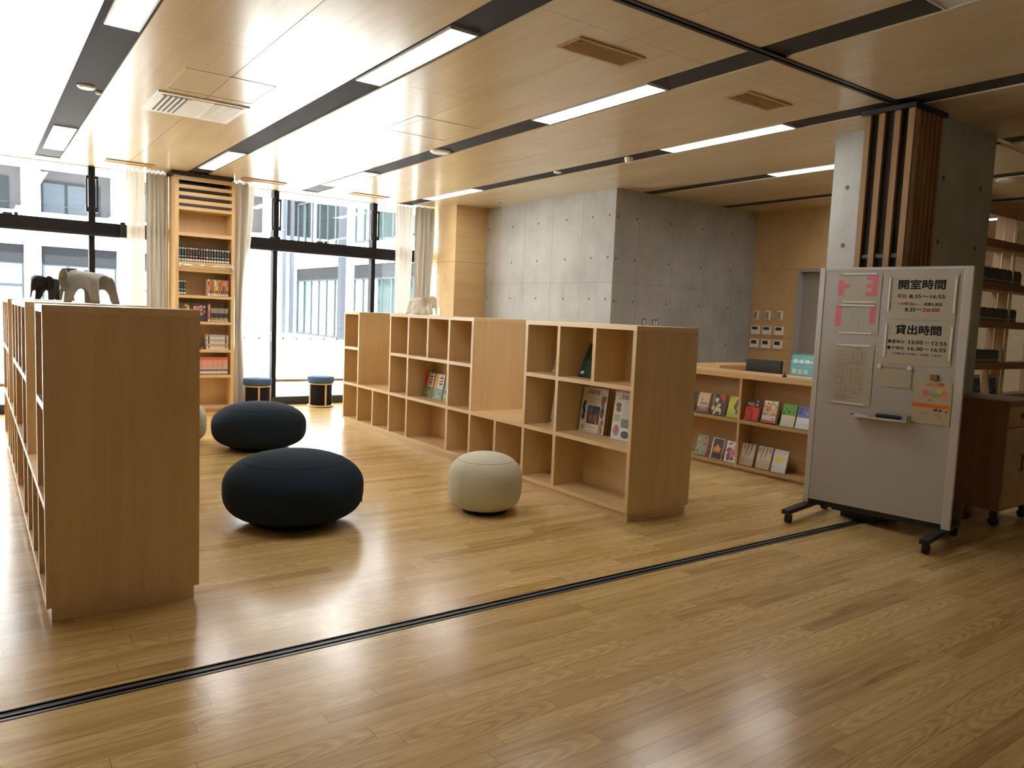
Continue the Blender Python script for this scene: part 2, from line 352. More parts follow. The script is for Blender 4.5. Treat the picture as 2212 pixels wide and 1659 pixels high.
# concrete pillar
pb = MB().box(6.20, 7.15, 3.03, 3.93, 0, Zc)
for zz in (2.722, 2.226, 1.73, 1.23):
    n = 14; pb.add([(6.199, 3.787+0.02*math.cos(2*PI*i/n), zz+0.02*math.sin(2*PI*i/n)) for i in range(n)], [tuple(range(n))], 1)
    for xh in (6.29, 6.935): pb.ell(xh, zz, 0.02, 0.02, 3.029, 1, 14)
struct('wall_pillar', pb, [conc, conc_d])
# plywood pier beside the right window bay, column behind the tall bookcase
wp = MB().box(6.215, 6.797, 10.36, 11.44, 0, Zc)
sm = 0.0008
wp.box(6.215-sm, 6.215, 10.36, 11.3, 2.308, 2.313, 1).box(6.215, 6.797, 10.36-sm, 10.36, 2.308, 2.313, 1).box(6.215-sm, 6.215, 10.898, 10.903, 0, Zc-0.01, 1)
struct('wall_corner', wp, [ply, MATS['seam_brown']])
struct('wall_column', MB().box(2.17, 2.955, 11.075, 11.44, 0, Zc), wz)

# ------------------------------------------------------------------ windows
def window(name, xa, xb, mull, slide=None):
    w = struct(name, MB().box(xa, xb, 11.30, 11.44, 0.001, 0.118), sill_m)
    put('head_rail', MB().box(xa, xb, 11.36, 11.39, Zc-0.008, Zc-0.001), ext_w, w)
    put('transom', MB().rbox(xa, xb, 11.22, 11.40, 2.325, 2.475, 0.004), frame_m, w)
    put('transom_lip', MB().box(xa, xb, 11.25, 11.42, 2.300, 2.318), sill_m, w)
    edges = [xa]+mull+[xb]
    for xm in mull:
        up = put('mullion', MB().box(xm-0.038, xm+0.038, 11.28, 11.42, 2.476, Zc-0.009), frame_m, w)
        put('mullion', MB().box(xm-0.033, xm+0.033, 11.31, 11.42, 0.118, 2.30), frame_m, w)
        for sd in (-1, 1):
            st = put('stay_arm', MB().rbox(xm+sd*0.062-0.011, xm+sd*0.062+0.011, 11.27, 11.30, 2.66, 3.02, 0.003), black, w)
            put('stay_bracket', MB().rbox(xm+sd*0.045-0.026, xm+sd*0.045+0.026, 11.26, 11.31, 3.02, 3.06, 0.003).rbox(xm+sd*0.045-0.026, xm+sd*0.045+0.026, 11.26, 11.31, 2.60, 2.66, 0.003), black, st)
    for i in range(len(edges)-1):
        a, c = edges[i]+0.033, edges[i+1]-0.033
        put('glass_pane', MB().box(a, c, 11.372, 11.378, 2.477, Zc-0.009), glass, w)
        gp = put('glass_pane', MB().box(a, c, 11.372, 11.378, 0.118, 2.30), glass, w)
        k = put('window_latch', MB().rbox(edges[i]+0.62, edges[i]+0.72, 11.26, 11.31, 2.476, 2.50, 0.004).rbox(edges[i]+0.74, edges[i]+0.78, 11.26, 11.31, 2.476, 2.51, 0.004), black, w)
        if slide:
            for xd in slide:
                if a < xd < c:
                    n = 14; put('safety_sticker', MB().ell(xd, 1.003, 0.019, 0.019, 11.3705, 0, n), P('sticker_brown', (0.45, 0.33, 0.25), 0.7), gp)
    return w
w1 = window('window_1', -5.99, 2.165, [-4.97, -3.40, -1.86, -0.30, 1.285])
w2 = window('window_2', 2.96, 6.21, [3.68, 5.262], [3.043, 3.258, 3.473, 3.833, 4.047, 4.264, 4.481, 4.696, 4.91, 5.12])
put('door_pull', MB().rbox(3.627, 3.647, 11.27, 11.31, 0.96, 1.10, 0.003), black, w2)
put('end_bracket', MB().rbox(5.63, 5.71, 11.19, 11.22, 2.31, 2.52, 0.004), black, w2)
put('end_bracket', MB().rbox(1.60, 1.66, 11.19, 11.219, 2.30, 2.50, 0.004), black, w1)

# ------------------------------------------------------------------ curtains
def curtain(xs_top, xs_mid, xs_bot, zmid, y, folds, amp, z0=0.03):
    mb = MB(); nx = folds*10; nz = 40; vs = []
    for k in range(nz+1):
        z = z0+(Zc-0.02-z0)*k/nz
        if z > zmid: t = (z-zmid)/(Zc-0.02-zmid); t = t*t*(3-2*t) if zmid > 0.2 else t; lo = xs_mid[0]*(1-t)+xs_top[0]*t; hi = xs_mid[1]*(1-t)+xs_top[1]*t
        else: t = (zmid-z)/max(zmid-z0, 1e-6); lo = xs_mid[0]*(1-t)+xs_bot[0]*t; hi = xs_mid[1]*(1-t)+xs_bot[1]*t
        for i in range(nx+1):
            u = i/nx
            vs.append((lo+(hi-lo)*u+0.006*math.sin(u*folds*2*PI*2+z), y+amp*math.sin(u*folds*2*PI+0.5*math.sin(3*z+u*9))*(0.75+0.25*math.sin(u*17+2*z)), z))
    fs = [(k*(nx+1)+i, k*(nx+1)+i+1, (k+1)*(nx+1)+i+1, (k+1)*(nx+1)+i) for k in range(nz) for i in range(nx)]
    mb.keep = True
    return mb.add(vs, fs, 0, True)
def curtain_thing(name, label, top, mid, bot, zmid, y, folds, amp, mat_):
    c = thing(name, label, 'curtain', ((top[0]+top[1])/2, y, 0))
    ox = c.location.x
    sh = lambda p: (p[0]-ox, p[1]-ox)
    put('cloth', curtain(sh(top), sh(mid), sh(bot), zmid, 0, folds, amp), mat_, c)
    put('hooks', MB().tube([(top[0]-ox, 0, Zc-0.012), (top[1]-ox, 0, Zc-0.012)], 0.007), white, c)
curtain_thing('sheer_curtain', 'cream sheer curtain gathered beside the left window bay', (1.665, 1.882), (1.665, 1.882), (1.665, 1.882), 1.0, 11.150, 3, 0.030, sheer)
curtain_thing('drape_curtain', 'grey drape gathered left of the tall bookcase', (1.895, 2.163), (1.895, 2.163), (1.895, 2.163), 1.0, 11.105, 5, 0.028, drape)
curtain_thing('drape_curtain', 'narrow grey drape just right of the tall bookcase', (3.00, 3.19), (3.01, 3.10), (3.00, 3.16), 1.08, 11.0, 2, 0.04, drape)
curtain_thing('sheer_curtain', 'cream sheer curtain drawn in at its waist, right of the tall bookcase', (3.17, 3.30), (3.07, 3.165), (3.08, 3.22), 1.08, 11.12, 2, 0.035, sheer)
curtain_thing('sheer_curtain', 'cream sheer curtain at the right end of the right window bay', (5.55, 5.84), (5.58, 5.84), (5.58, 5.84), 1.0, 11.12, 4, 0.045, sheer)
curtain_thing('drape_curtain', 'grey drape hanging against the plywood pier', (5.83, 6.17), (5.84, 6.12), (5.84, 6.12), 1.0, 10.99, 4, 0.045, drape)

# ================================================================== LOW BOOKSHELVES
def low_shelf(label, loc, blocks, mids, bots):
    t = thing('low_bookshelf', label, 'bookshelf', loc)
    p, th, w, Ln = 0.44, 0.035, 0.665, 12*0.44+0.035
    put('plinth', MB().box(0.022, w-0.022, 0.014, Ln-0.014, 0, 0.066), wy, t)
    put('bottom_board', MB().box(0, w, th, Ln-th, 0.066, 0.099), wy, t)
    put('ledge_board', MB().box(0, w, th, Ln-th, 0.521, 0.555), wy, t)
    ins = 0.0008
    for k in bots: put('divider', MB().box(ins, w-ins, k*p, k*p+th, 0.099, 0.521), wz, t)
    for k in (0, 12): put('end_panel', MB().box(0, w, k*p, k*p+th, 0.066, 1.425), wz, t)
    put('back_panel', MB().box(w/2-0.01, w/2+0.01, th, 12*p, 0.099, 0.521), wz, t)
    for (a, c) in blocks:
        put('top_board', MB().rbox(-0.001, w+0.001, a*p-0.001, c*p+th+0.001, 1.4255, 1.46, 0.0015), wtop, t)
        put('middle_board', MB().box(0.001, w-0.001, a*p+th, c*p, 0.980, 1.014), wy, t)
        for k in (a, c):
            if k not in (0, 12): put('end_panel', MB().box(0, w, k*p, k*p+th, 0.555, 1.425), wz, t)
        put('back_panel', MB().box(w/2-0.01, w/2+0.01, a*p+th, c*p, 0.555, 0.98).box(w/2-0.01, w/2+0.01, a*p+th, c*p, 1.014, 1.425), wz, t)
        for k in range(a+1, c):
            put('divider', MB().box(ins, w-ins, k*p, k*p+th, 1.014, 1.425), wz, t)
            if k in mids: put('divider', MB().box(ins, w-ins, k*p, k*p+th, 0.555, 0.98), wz, t)
    return t
low_shelf('long maple low bookshelf with open cubbies and two seat gaps, right of the blue poufs', (3.92, 3.945, 0), [(0, 3), (5, 9), (11, 12)], (2, 6, 8), (2, 3, 4, 5, 6, 8, 9, 10, 11))
low_shelf('maple low bookshelf at the left edge, end panel toward the viewer, elephants on top', (0.25, 3.945, 0), [(0, 1), (3, 7), (9, 12)], (4, 6, 10), (1, 2, 3, 4, 6, 7, 8, 9, 10))

# ================================================================== TALL BOOKCASE
tb = thing('tall_bookcase', 'tall narrow maple bookcase between the two window bays', 'bookcase', (2.185, 10.765, 0))
TW, TD = 0.76, 0.30
for xa in (0, TW-0.043): put('side_panel', MB().box(xa, xa+0.043, 0, TD, 0, 3.145), wz, tb)
put('back_panel', MB().box(0.043, TW-0.043, TD-0.012, TD, 0.06, 2.75), wz, tb)
put('plinth', MB().box(0.043, TW-0.043, 0.03, TD-0.012, 0, 0.043), wx, tb)
for z0, z1 in ((0.045, 0.080), (0.475, 0.514), (0.822, 0.859), (1.203, 1.238), (1.550, 1.588), (2.366, 2.414), (2.705, 2.748)):
    put('shelf_board', MB().box(0.043, TW-0.043, 0.001, TD-0.012, z0, z1), wx, tb)
put('shelf_board', MB().box(0.043, TW-0.043, 0.001, TD-0.012, 1.998, 2.032), wx, tb)
put('fascia', MB().box(0.043, TW-0.043, 0.012, 0.03, 1.926, 1.998).box(0.043, TW-0.043, 0.001, TD-0.012, 1.900, 1.926), wx, tb)
lr = put('ladder_rail', MB().tube([(0.05, -0.035, 1.985), (TW-0.02, -0.035, 1.985)], 0.011), chrome, tb, label='chrome ladder rail')
put('rail_bracket', MB().tube([(0.055, 0.0, 1.985), (0.055, -0.035, 1.985)], 0.014).tube([(0.055, -0.04, 1.955), (0.055, -0.035, 2.02)], 0.013), chrome, lr)
put('rail_bracket', MB().tube([(TW-0.045, 0.0, 1.985), (TW-0.045, -0.035, 1.985)], 0.014).tube([(TW-0.045, -0.04, 1.955), (TW-0.045, -0.035, 2.02)], 0.013), chrome, lr)
for z0, z1 in ((3.085, 3.140), (2.985, 3.030), (2.890, 2.937), (2.790, 2.840)):
    put('louver_slat', MB().box(0.043, TW-0.043, 0.001, 0.024, z0, z1), wx, tb)
put('air_outlet', MB().box(0.06, TW-0.06, 0.16, 0.27, 2.76, 3.13).box(0.09, 0.66, 0.145, 0.16, 3.03, 3.12, 1), [P('duct_grey', (0.18, 0.175, 0.17), 0.5), blackp], tb)
put('top_trim', MB().box(-0.055, TW-0.03, -0.055, TD, 3.146, 3.188), strip_m, tb)

# books on the tall bookcase
LAB = P('book_label', (0.72, 0.70, 0.66), 0.6)
def C(c, r_=0.5): return P('print_%02d%02d%02d' % tuple(int(x*99) for x in c), c, r_)
def book_row(floor, x0, pitch, n, h, depth, spine, cover, label, group, first=0, wgap=0.0012):
    for i in range(n):
        mats, patches = spine(i)
        wdt = pitch-wgap
        hh = h*(1+0.006*math.sin(i*2.3))
        b_ = thing('comic_book', label(i+first), 'book', (x0+i*pitch, 10.785+0.004*math.sin(i*1.7), floor+0.0005), group=group)
        put('book_block', MB().box(0, wdt, 0, depth, 0, hh, 0), [cover(i)], b_)
        pm = MB()
        for (a, c, z0, z1, mi) in patches: pm.rect(a*wdt, c*wdt, z0*hh, z1*hh, -0.0006, mi)
        put('spine_print', pm, mats, b_)
dots = [(0.25, 0.5, 0.55), (0.25, 0.55, 0.62), (0.45, 0.38, 0.12), (0.45, 0.16, 0.13), (0.55, 0.40, 0.38), (0.45, 0.30, 0.16), (0.35, 0.55, 0.30), (0.30, 0.12, 0.10), (0.42, 0.22, 0.15), (0.45, 0.22, 0.12), (0.62, 0.66, 0.66), (0.42, 0.25, 0.15), (0.28, 0.52, 0.60), (0.50, 0.55, 0.50), (0.30, 0.55, 0.30), (0.20, 0.33, 0.55), (0.40, 0.55, 0.60), (0.50, 0.35, 0.12), (0.60, 0.50, 0.45)]
def sp_black(i):
    c = C(dots[i % len(dots)])
    return [c, LAB, greyink], [(0.12, 0.88, 0.84, 0.96, 0), (0.2, 0.8, 0.30, 0.41, 0), (0.1, 0.9, 0.05, 0.19, 1), (0.38, 0.62, 0.48, 0.78, 2)]
cov_k = P('cover_black', (0.014, 0.014, 0.016), 0.35)
book_row(2.032, 2.231, 0.0342, 19, 0.188, 0.13, sp_black, lambda i: cov_k, lambda i: 'black comic with coloured dots, %s from left, shelf above the chrome rail' % ORD[i], 'black comics on the upper shelf')
book_row(1.588, 2.231, 0.0300, 3, 0.200, 0.13, lambda i: sp_black(i+12), lambda i: cov_k, lambda i: 'black comic, %s of three alone at the left below the chrome rail' % ORD[i], 'black comics under the rail')
mixc = [(0.62, 0.50, 0.46), (0.25, 0.07, 0.05), (0.55, 0.22, 0.05), (0.45, 0.40, 0.10), (0.50, 0.16, 0.06), (0.40, 0.36, 0.12), (0.42, 0.10, 0.08), (0.20, 0.16, 0.08), (0.45, 0.12, 0.11), (0.33, 0.12, 0.13)]
mixn = ['pale pink', 'dark red', 'orange', 'olive yellow', 'red orange', 'mustard', 'crimson', 'dark brown', 'bright red', 'wine red']
def sp_mix(i):
    return [C(mixc[(i*3+1) % 10]), LAB, C(mixc[(i*7+2) % 10]), ink], [(0.05, 0.95, 0.62, 0.9, 0), (0.1, 0.9, 0.36, 0.6, 2), (0.1, 0.9, 0.03, 0.12, 1), (0.3, 0.7, 0.2, 0.33, 3)]
book_row(1.588, 2.600, 0.0272, 10, 0.222, 0.14, sp_mix, lambda i: C(mixc[i]), lambda i: '%s comic, %s from left, colourful row below the chrome rail' % (mixn[i], ORD[i]), 'colourful comics under the rail')
def sp_str(i):
    return [C((0.60, 0.56, 0.50)), LAB, C((0.50, 0.38, 0.10))], [(0.30, 0.72, 0.62, 0.97, 0), (0.05, 0.95, 0.17, 0.26+0.05*(i % 3 == 1), 2), (0.1, 0.9, 0.03, 0.13, 1)]
book_row(1.238, 2.642, 0.0176, 13, 0.192, 0.12, sp_str, lambda i: C((0.05, 0.045, 0.055)), lambda i: 'thin dark comic with pale title strip, %s from left beside the face-out covers' % ORD[i], 'striped comics on the middle shelf')
def sp_wht(i):
    return [C((0.10, 0.14, 0.30)), LAB, C((0.45, 0.33, 0.14)), C((0.30, 0.28, 0.26))], [(0.3, 0.7, 0.55, 0.72, 0), (0.05, 0.95, 0.22, 0.40, 2), (0.1, 0.9, 0.02, 0.12, 1), (0.1, 0.9, 0.88, 0.98, 3)]
book_row(0.859, 2.586, 0.0205, 14, 0.200, 0.12, sp_wht, lambda i: C((0.62, 0.60, 0.56)) if i not in (1, 12) else C((0.06, 0.06, 0.07)), lambda i: ('white' if i not in (1, 12) else 'black-spined')+' comic with a gold band, %s from left above the red-topped row' % ORD[i], 'white comics on the lower shelf')
def sp_red(i):
    return [C((0.70, 0.13, 0.05)), LAB, C((0.09, 0.10, 0.26)), C((0.62, 0.30, 0.26)), C((0.15, 0.12, 0.10))], [(0, 1, 0.84, 0.999, 0), (0.25, 0.75, 0.42, 0.82, 3), (0, 1, 0.22, 0.31, 2), (0.1, 0.9, 0.08, 0.20, 1), (0.1, 0.9, 0.0, 0.06, 4)]
book_row(0.514, 2.494, 0.0180, 21, 0.240, 0.13, sp_red, lambda i: C((0.62, 0.42, 0.36)), lambda i: 'red-topped comic with blue band, %s from left on the lowest filled shelf' % ORD[i], 'red topped comics')
# leaning books and face-out comics
for i, (xb_, ang) in enumerate(((2.450, 0.36), (2.486, 0.36), (2.524, 0.34))):
    b_ = thing('comic_book', 'comic leaning left beside the white comics row, %s of three leaning' % ORD[i], 'book', (xb_, 10.79, 0.8596), (0, -ang, 0), 'leaning comics')
    put('book_block', MB().box(0, 0.019, 0, 0.12, 0, 0.195), C((0.62, 0.60, 0.56)) if i < 2 else C((0.05, 0.05, 0.06)), b_)
    put('spine_print', MB().rect(0.003, 0.016, 0.01, 0.03, -0.0006, 0).rect(0.004, 0.014, 0.07, 0.15, -0.0006, 1), [LAB, C((0.12, 0.10, 0.10))], b_)

def blobs(mb, n, w, h, mats_n, y0=-0.0007, big=0.3, seed=1, box=(0, 1, 0, 1)):
    rnd = random.Random(seed)
    for i in range(n):
        a = big*rnd.uniform(0.25, 1)*w
        cu = rnd.uniform(box[0]*w+a*0.6, max(box[1]*w-a*0.6, box[0]*w+a*0.61)); cw = rnd.uniform(box[2]*h+a*0.6, max(box[3]*h-a*0.6, box[2]*h+a*0.61))
        mb.ell(cu, cw, a*rnd.uniform(0.35, 0.6), a*rnd.uniform(0.2, 0.58), y0-0.00002*i, rnd.randrange(mats_n), 12, rnd.uniform(0, 1.5))
    return mb
def display_book(label, loc, rotz, tilt, w, h, thick, cover, art, art_mats, pages=None, group=None, name='display_book'):
    b_ = thing(name, label, 'book', (loc[0], loc[1], loc[2]+thick*math.sin(tilt)), (-tilt, 0, rotz), group)
    put('cover', MB().box(0, w, 0, 0.002, 0, h).box(0, 0.002, 0.002, thick-0.002, 0, h).box(0, w, thick-0.002, thick, 0, h), cover, b_)
    put('page_block', MB().box(0.0022, w-0.003, 0.0022, thick-0.0022, 0.002, h-0.002), pages or C((0.62, 0.56, 0.46)), b_)
    if art:
        art.v = [(min(max(x, 0.001), w-0.001), y, min(max(z, 0.001), h-0.001)) for x, y, z in art.v]
        put('cover_art', art, art_mats, b_)
    return b_
m_ = blobs(MB(), 18, 0.165, 0.235, 4, seed=3, big=0.5); m_.keep = True
display_book('face-out comic with an orange and yellow title, left end of the middle shelf', (2.236, 10.80, 1.2385), 0, 0.08, 0.145, 0.245, 0.012, C((0.10, 0.07, 0.06)), m_, [C((0.55, 0.26, 0.06)), C((0.50, 0.40, 0.12)), C((0.30, 0.08, 0.05)), C((0.08, 0.07, 0.09))], name='comic_book')
m_ = blobs(MB(), 26, 0.20, 0.245, 4, seed=5, big=0.42); m_.keep = True
display_book('large face-out comic, dark with pale swirling hair, beside the striped row', (2.388, 10.80, 1.2385), 0, 0.08, 0.205, 0.25, 0.012, C((0.05, 0.05, 0.06)), m_, [C((0.60, 0.55, 0.50)), C((0.52, 0.36, 0.30)), C((0.07, 0.06, 0.07)), C((0.40, 0.18, 0.14))], name='comic_book')
b_ = thing('comic_book', 'thick reddish brown comic spine left of the striped row', 'book', (2.601, 10.785, 1.2385))
put('book_block', MB().box(0, 0.036, 0, 0.14, 0, 0.243), C((0.30, 0.14, 0.09)), b_)
put('spine_print', MB().rect(0.004, 0.032, 0.01, 0.03, -0.0006, 0).rect(0.008, 0.028, 0.06, 0.12, -0.0006, 1).rect(0.008, 0.028, 0.15, 0.22, -0.0006, 2), [LAB, C((0.45, 0.10, 0.08)), C((0.5, 0.36, 0.26))], b_)

# ================================================================== books in the right low shelf
SX = 3.92
RZ = -PI/2
def art_garden(cA):
    m = MB().rect(0.004, 0.075, 0.118, 0.268, -0.0006, 0).rect(0.075, 0.194, 0.118, 0.268, -0.0006, 1).rect(0.004, 0.194, 0.004, 0.116, -0.0006, 2)
    text(m, '草花', 0.135, 0.20, 0.026, align='CENTER', mi=3, y=-0.0009) if False else None
    m.rect(0.12, 0.165, 0.25, 0.262, -0.0008, 5).rect(0.105, 0.175, 0.222, 0.240, -0.0008, 3).rect(0.10, 0.18, 0.186, 0.206, -0.0008, 4).rect(0.105, 0.172, 0.156, 0.174, -0.0008, 3).rect(0.09, 0.185, 0.138, 0.142, -0.0008, 3)
    blobs(m, 22, 0.19, 0.112, 3, y0=-0.0008, big=0.35, seed=int(cA[0]*100), box=(0.03, 1, 0.05, 1))
    for k in range(len(m.m)-22, len(m.m)): m.m[k] += 6
    m.keep = True; return m
gm = [C((0.20, 0.24, 0.07)), C((0.40, 0.40, 0.16)), C((0.30, 0.27, 0.16))]
gm2 = [C((0.05, 0.16, 0.09)), C((0.42, 0.45, 0.38)), C((0.20, 0.28, 0.14))]
for i, (yy, col, nm, g_) in enumerate(((7.458, (0.60, 0.06, 0.06), 'crimson and white gardening book above a moss green photo, leaning in a middle cubby', gm), (7.236, (0.55, 0.30, 0.02), 'mustard and white gardening book above a green flower photo, leaning in a middle cubby', gm2), (7.008, (0.15, 0.35, 0.20), 'gardening book mostly hidden behind the cubby divider, third from left of its cubby', gm2))):
    display_book(nm, (4.10, yy, 0.556), RZ, 0.20, 0.20, 0.272, 0.010, C((0.55, 0.52, 0.42)), art_garden(col), [C(col), C((0.60, 0.57, 0.48)), C((0.16, 0.22, 0.10)), ink, redink, orange]+g_, group='gardening books')
def art_big(seed):
    m = MB(); w, h = 0.305, 0.375
    text(m, '名画の謎', w*0.46, h*0.855, 0.040, 0.135, y=-0.0008, mi=0, bold=0.012, align='CENTER')
    m.rect(0.06, 0.072, h*0.87, h*0.895, -0.0008, 1).rect(0.235, 0.262, h*0.872, h*0.884, -0.0008, 2)
    m.rect(0.09, 0.215, h*0.755, h*0.763, -0.0008, 2).rect(0.085, 0.205, h*0.690, h*0.698, -0.0008, 2).rect(0.10, 0.19, h*0.645, h*0.65, -0.0008, 2)
    m.rect(0.082, 0.232, h*0.20, h*0.60, -0.0008, 3)          # picture
    m.rect(0.084, 0.150, h*0.44, h*0.598, -0.0010, 4).rect(0.150, 0.230, h*0.47, h*0.598, -0.0010, 5).rect(0.084, 0.230, h*0.202, h*0.30, -0.0010, 6)
    rnd = random.Random(seed)
    for i in range(16): m.ell(rnd.uniform(0.10, 0.215), rnd.uniform(h*0.25, h*0.5), rnd.uniform(0.005, 0.016), rnd.uniform(0.012, 0.03), -0.0012-0.00002*i, rnd.choice((1, 6, 7, 8, 9)), 10)
    for (cu, cw, ru, rw, mi, ro) in ((0.04, 0.63, 0.016, 0.07, 5, -0.2), (0.035, 0.50, 0.018, 0.045, 5, 0.3), (0.035, 0.34, 0.02, 0.03, 5, 0.1), (0.045, 0.11, 0.030, 0.022, 7, -0.3), (0.04, 0.085, 0.018, 0.018, 9, 0), (0.255, 0.70, 0.018, 0.05, 10, 0.2), (0.272, 0.78, 0.022, 0.028, 10, 0), (0.262, 0.47, 0.023, 0.045, 3, 0), (0.262, 0.44, 0.016, 0.02, 8, 0), (0.262, 0.19, 0.022, 0.06, 7, -0.3), (0.274, 0.26, 0.012, 0.022, 1, 0), (0.255, 0.08, 0.006, 0.035, 5, -0.2), (0.272, 0.085, 0.006, 0.03, 5, 0.2)):
        m.ell(cu, cw*h, ru, rw*h*1.0 if rw > 0.06 else rw, -0.0011-0.00003*(cu*100 % 7), mi, 16, ro)
    m.rect(0.10, 0.20, h*0.115, h*0.125, -0.0008, 2).rect(0.125, 0.155, h*0.055, h*0.063, -0.0008, 2).rect(0.012, w-0.012, 0.012, 0.0135, -0.0008, 2)
    m.keep = True; return m
bm_ = [C((0.10, 0.05, 0.06)), C((0.42, 0.10, 0.05)), greyink, C((0.07, 0.07, 0.08)), C((0.08, 0.14, 0.32)), C((0.05, 0.05, 0.07)), C((0.10, 0.08, 0.05)), C((0.45, 0.33, 0.10)), C((0.40, 0.16, 0.07)), C((0.25, 0.36, 0.28)), C((0.22, 0.10, 0.06))]
display_book('large white art book with a painting on its cover, leaning in a low shelf cubby', (4.143, 4.796, 0.556), RZ, 0.11, 0.305, 0.375, 0.026, C((0.68, 0.64, 0.57)), art_big(4), bm_, C((0.28, 0.12, 0.08)))
m_ = MB(); w_, h_ = 0.305, 0.375
text(m_, '名画の謎', w_*0.46, h_*0.855, 0.040, 0.135, y=-0.0008, mi=0, bold=0.012, align='CENTER')
m_.rect(0.05, 0.065, h_*0.85, h_*0.875, -0.0008, 1).ell(0.052, h_*0.72, 0.03, 0.022, -0.0009, 2).ell(0.055, h_*0.63, 0.028, 0.02, -0.001, 2).rect(0.02, 0.085, h_*0.38, h_*0.53, -0.0008, 3).rect(0.03, 0.05, h_*0.385, h_*0.525, -0.001, 4)
m_.rect(0.10, 0.25, h_*0.27, h_*0.72, -0.0008, 5).rect(0.10, 0.25, h_*0.27, h_*0.45, -0.001, 6).ell(0.052, h_*0.19, 0.036, 0.045, -0.0009, 7).ell(0.055, h_*0.20, 0.018, 0.032, -0.0012, 1).ell(0.155, h_*0.13, 0.045, 0.03, -0.001, 8).rect(0.012, w_-0.012, 0.012, 0.0135, -0.0008, 2)
m_.keep = True
display_book('large white art book cut off by the shelf end panel, seascape on its cover', (4.112, 4.372, 0.556), RZ, 0.11, 0.305, 0.375, 0.026, C((0.68, 0.64, 0.57)), m_, [C((0.10, 0.05, 0.06)), C((0.45, 0.08, 0.05)), greyink, C((0.45, 0.42, 0.20)), C((0.30, 0.40, 0.36)), C((0.46, 0.50, 0.50)), C((0.16, 0.20, 0.20)), C((0.20, 0.24, 0.30)), C((0.04, 0.04, 0.05))], C((0.28, 0.12, 0.08)))
m_ = MB().rect(0.02, 0.06, 0.025, 0.050, -0.0008, 0); blobs(m_, 14, 0.20, 0.29, 3, seed=8, big=0.3, box=(0.2, 1, 0.2, 1))
for k in range(1, len(m_.m)): m_.m[k] += 1
m_.keep = True
display_book('dark green book with white barcode label, leaning in a top cubby of the near block', (4.075, 4.762, 1.015), RZ, 0.42, 0.21, 0.30, 0.014, C((0.012, 0.045, 0.028)), m_, [LAB, C((0.02, 0.07, 0.04)), C((0.03, 0.09, 0.05)), C((0.012, 0.03, 0.02))], C((0.02, 0.05, 0.035)))
display_book('white book peeping out behind the divider, middle cubby of the near block', (4.145, 5.190, 0.556), RZ, 0.13, 0.24, 0.30, 0.012, C((0.62, 0.62, 0.60)), MB().rect(0.01, 0.02, 0.02, 0.05, -0.0008, 0), [ink])
display_book('pale book showing one corner behind the divider, top cubby of the near block', (4.15, 5.196, 1.015), RZ, 0.30, 0.20, 0.22, 0.010, C((0.55, 0.52, 0.46)), MB().rect(0.005, 0.03, 0.02, 0.10, -0.0008, 0), [greyink])
display_book('pale book corner peeping out in the second top cubby of the middle block', (4.15, 7.10, 1.015), RZ, 0.30, 0.02, 0.12, 0.010, C((0.62, 0.58, 0.50)), None, [])

# ================================================================== RECEPTION COUNTER
ct = thing('reception_counter', 'oak reception counter with two shelves of face-out books, behind the low bookshelf', 'counter', (6.39, 4.0, 0))
put('counter_top', MB().rbox(-0.012, 0.40, -0.055, 1.90, 0.952, 1.008, 0.003), oakc, ct)
put('back_panel', MB().box(0.212, 0.30, -0.031, 1.8855, 0.0, 0.951), oakc, ct)
for z0, z1 in ((0.030, 0.064), (0.494, 0.529)): put('shelf_board', MB().box(0.0, 0.211, -0.031, 0.887, z0, z1).box(0.0, 0.211, 0.92, 1.885, z0, z1), oakc, ct)
put('base', MB().box(0.03, 0.211, -0.031, 1.885, 0, 0.029), oakc, ct)
put('divider', MB().box(0.0, 0.211, 0.888, 0.903, 0.03, 0.951).box(0.002, 0.211, 0.904, 0.919, 0.03, 0.951), oakc, ct)
for ya in (-0.032, 1.9): put('end_panel', MB().box(0, 0.30, ya-0.014, ya, 0.0, 0.951), oakc, ct)
for z0 in (0.030, 0.494):
    for ya, yb in ((-0.030, 0.886), (0.921, 1.884)):
        put('clear_guard', MB().box(-0.004, -0.001, ya, yb, z0, z0+0.105), acryl, ct)
rw = thing('return_counter', 'oak return counter with a dark open recess behind the reception counter', 'counter', (6.80, 5.52, 0))
put('counter_top', MB().rbox(0.0, 0.92, 0.0, 0.38, 0.985, 1.04, 0.003), oakc, rw)
for xa in (0.0, 0.885): put('end_panel', MB().box(xa, xa+0.03, 0.02, 0.37, 0, 0.985), oakc, rw)
put('back_panel', MB().box(0.03, 0.885, 0.35, 0.368, 0, 0.985), oakc, rw)
put('shelf_board', MB().box(0.03, 0.885, 0.02, 0.35, 0.45, 0.48), oakc, rw)
mn = thing('monitor', 'black monitor seen from behind above the reception counter', 'monitor', (6.95, 5.06, 0.7205), (0, 0, -PI/2))
put('screen_case', MB().rbox(-0.225, 0.225, 0.0, 0.03, 0.09, 0.412, 0.006), blackp, mn)
put('stand', MB().box(-0.03, 0.03, 0.02, 0.045, 0.01, 0.2).rbox(-0.10, 0.10, -0.04, 0.12, 0, 0.012, 0.003), blackp, mn)
dk = thing('staff_desk', 'low staff desk inside the reception counter, under the monitor', 'desk', (6.74, 4.0, 0))
put('desk_top', MB().box(0, 0.5, 0, 1.45, 0.69, 0.72), oakc, dk)
for ya in (0.0, 1.42): put('desk_side', MB().box(0.0, 0.48, ya, ya+0.03, 0, 0.69), oakc, dk)

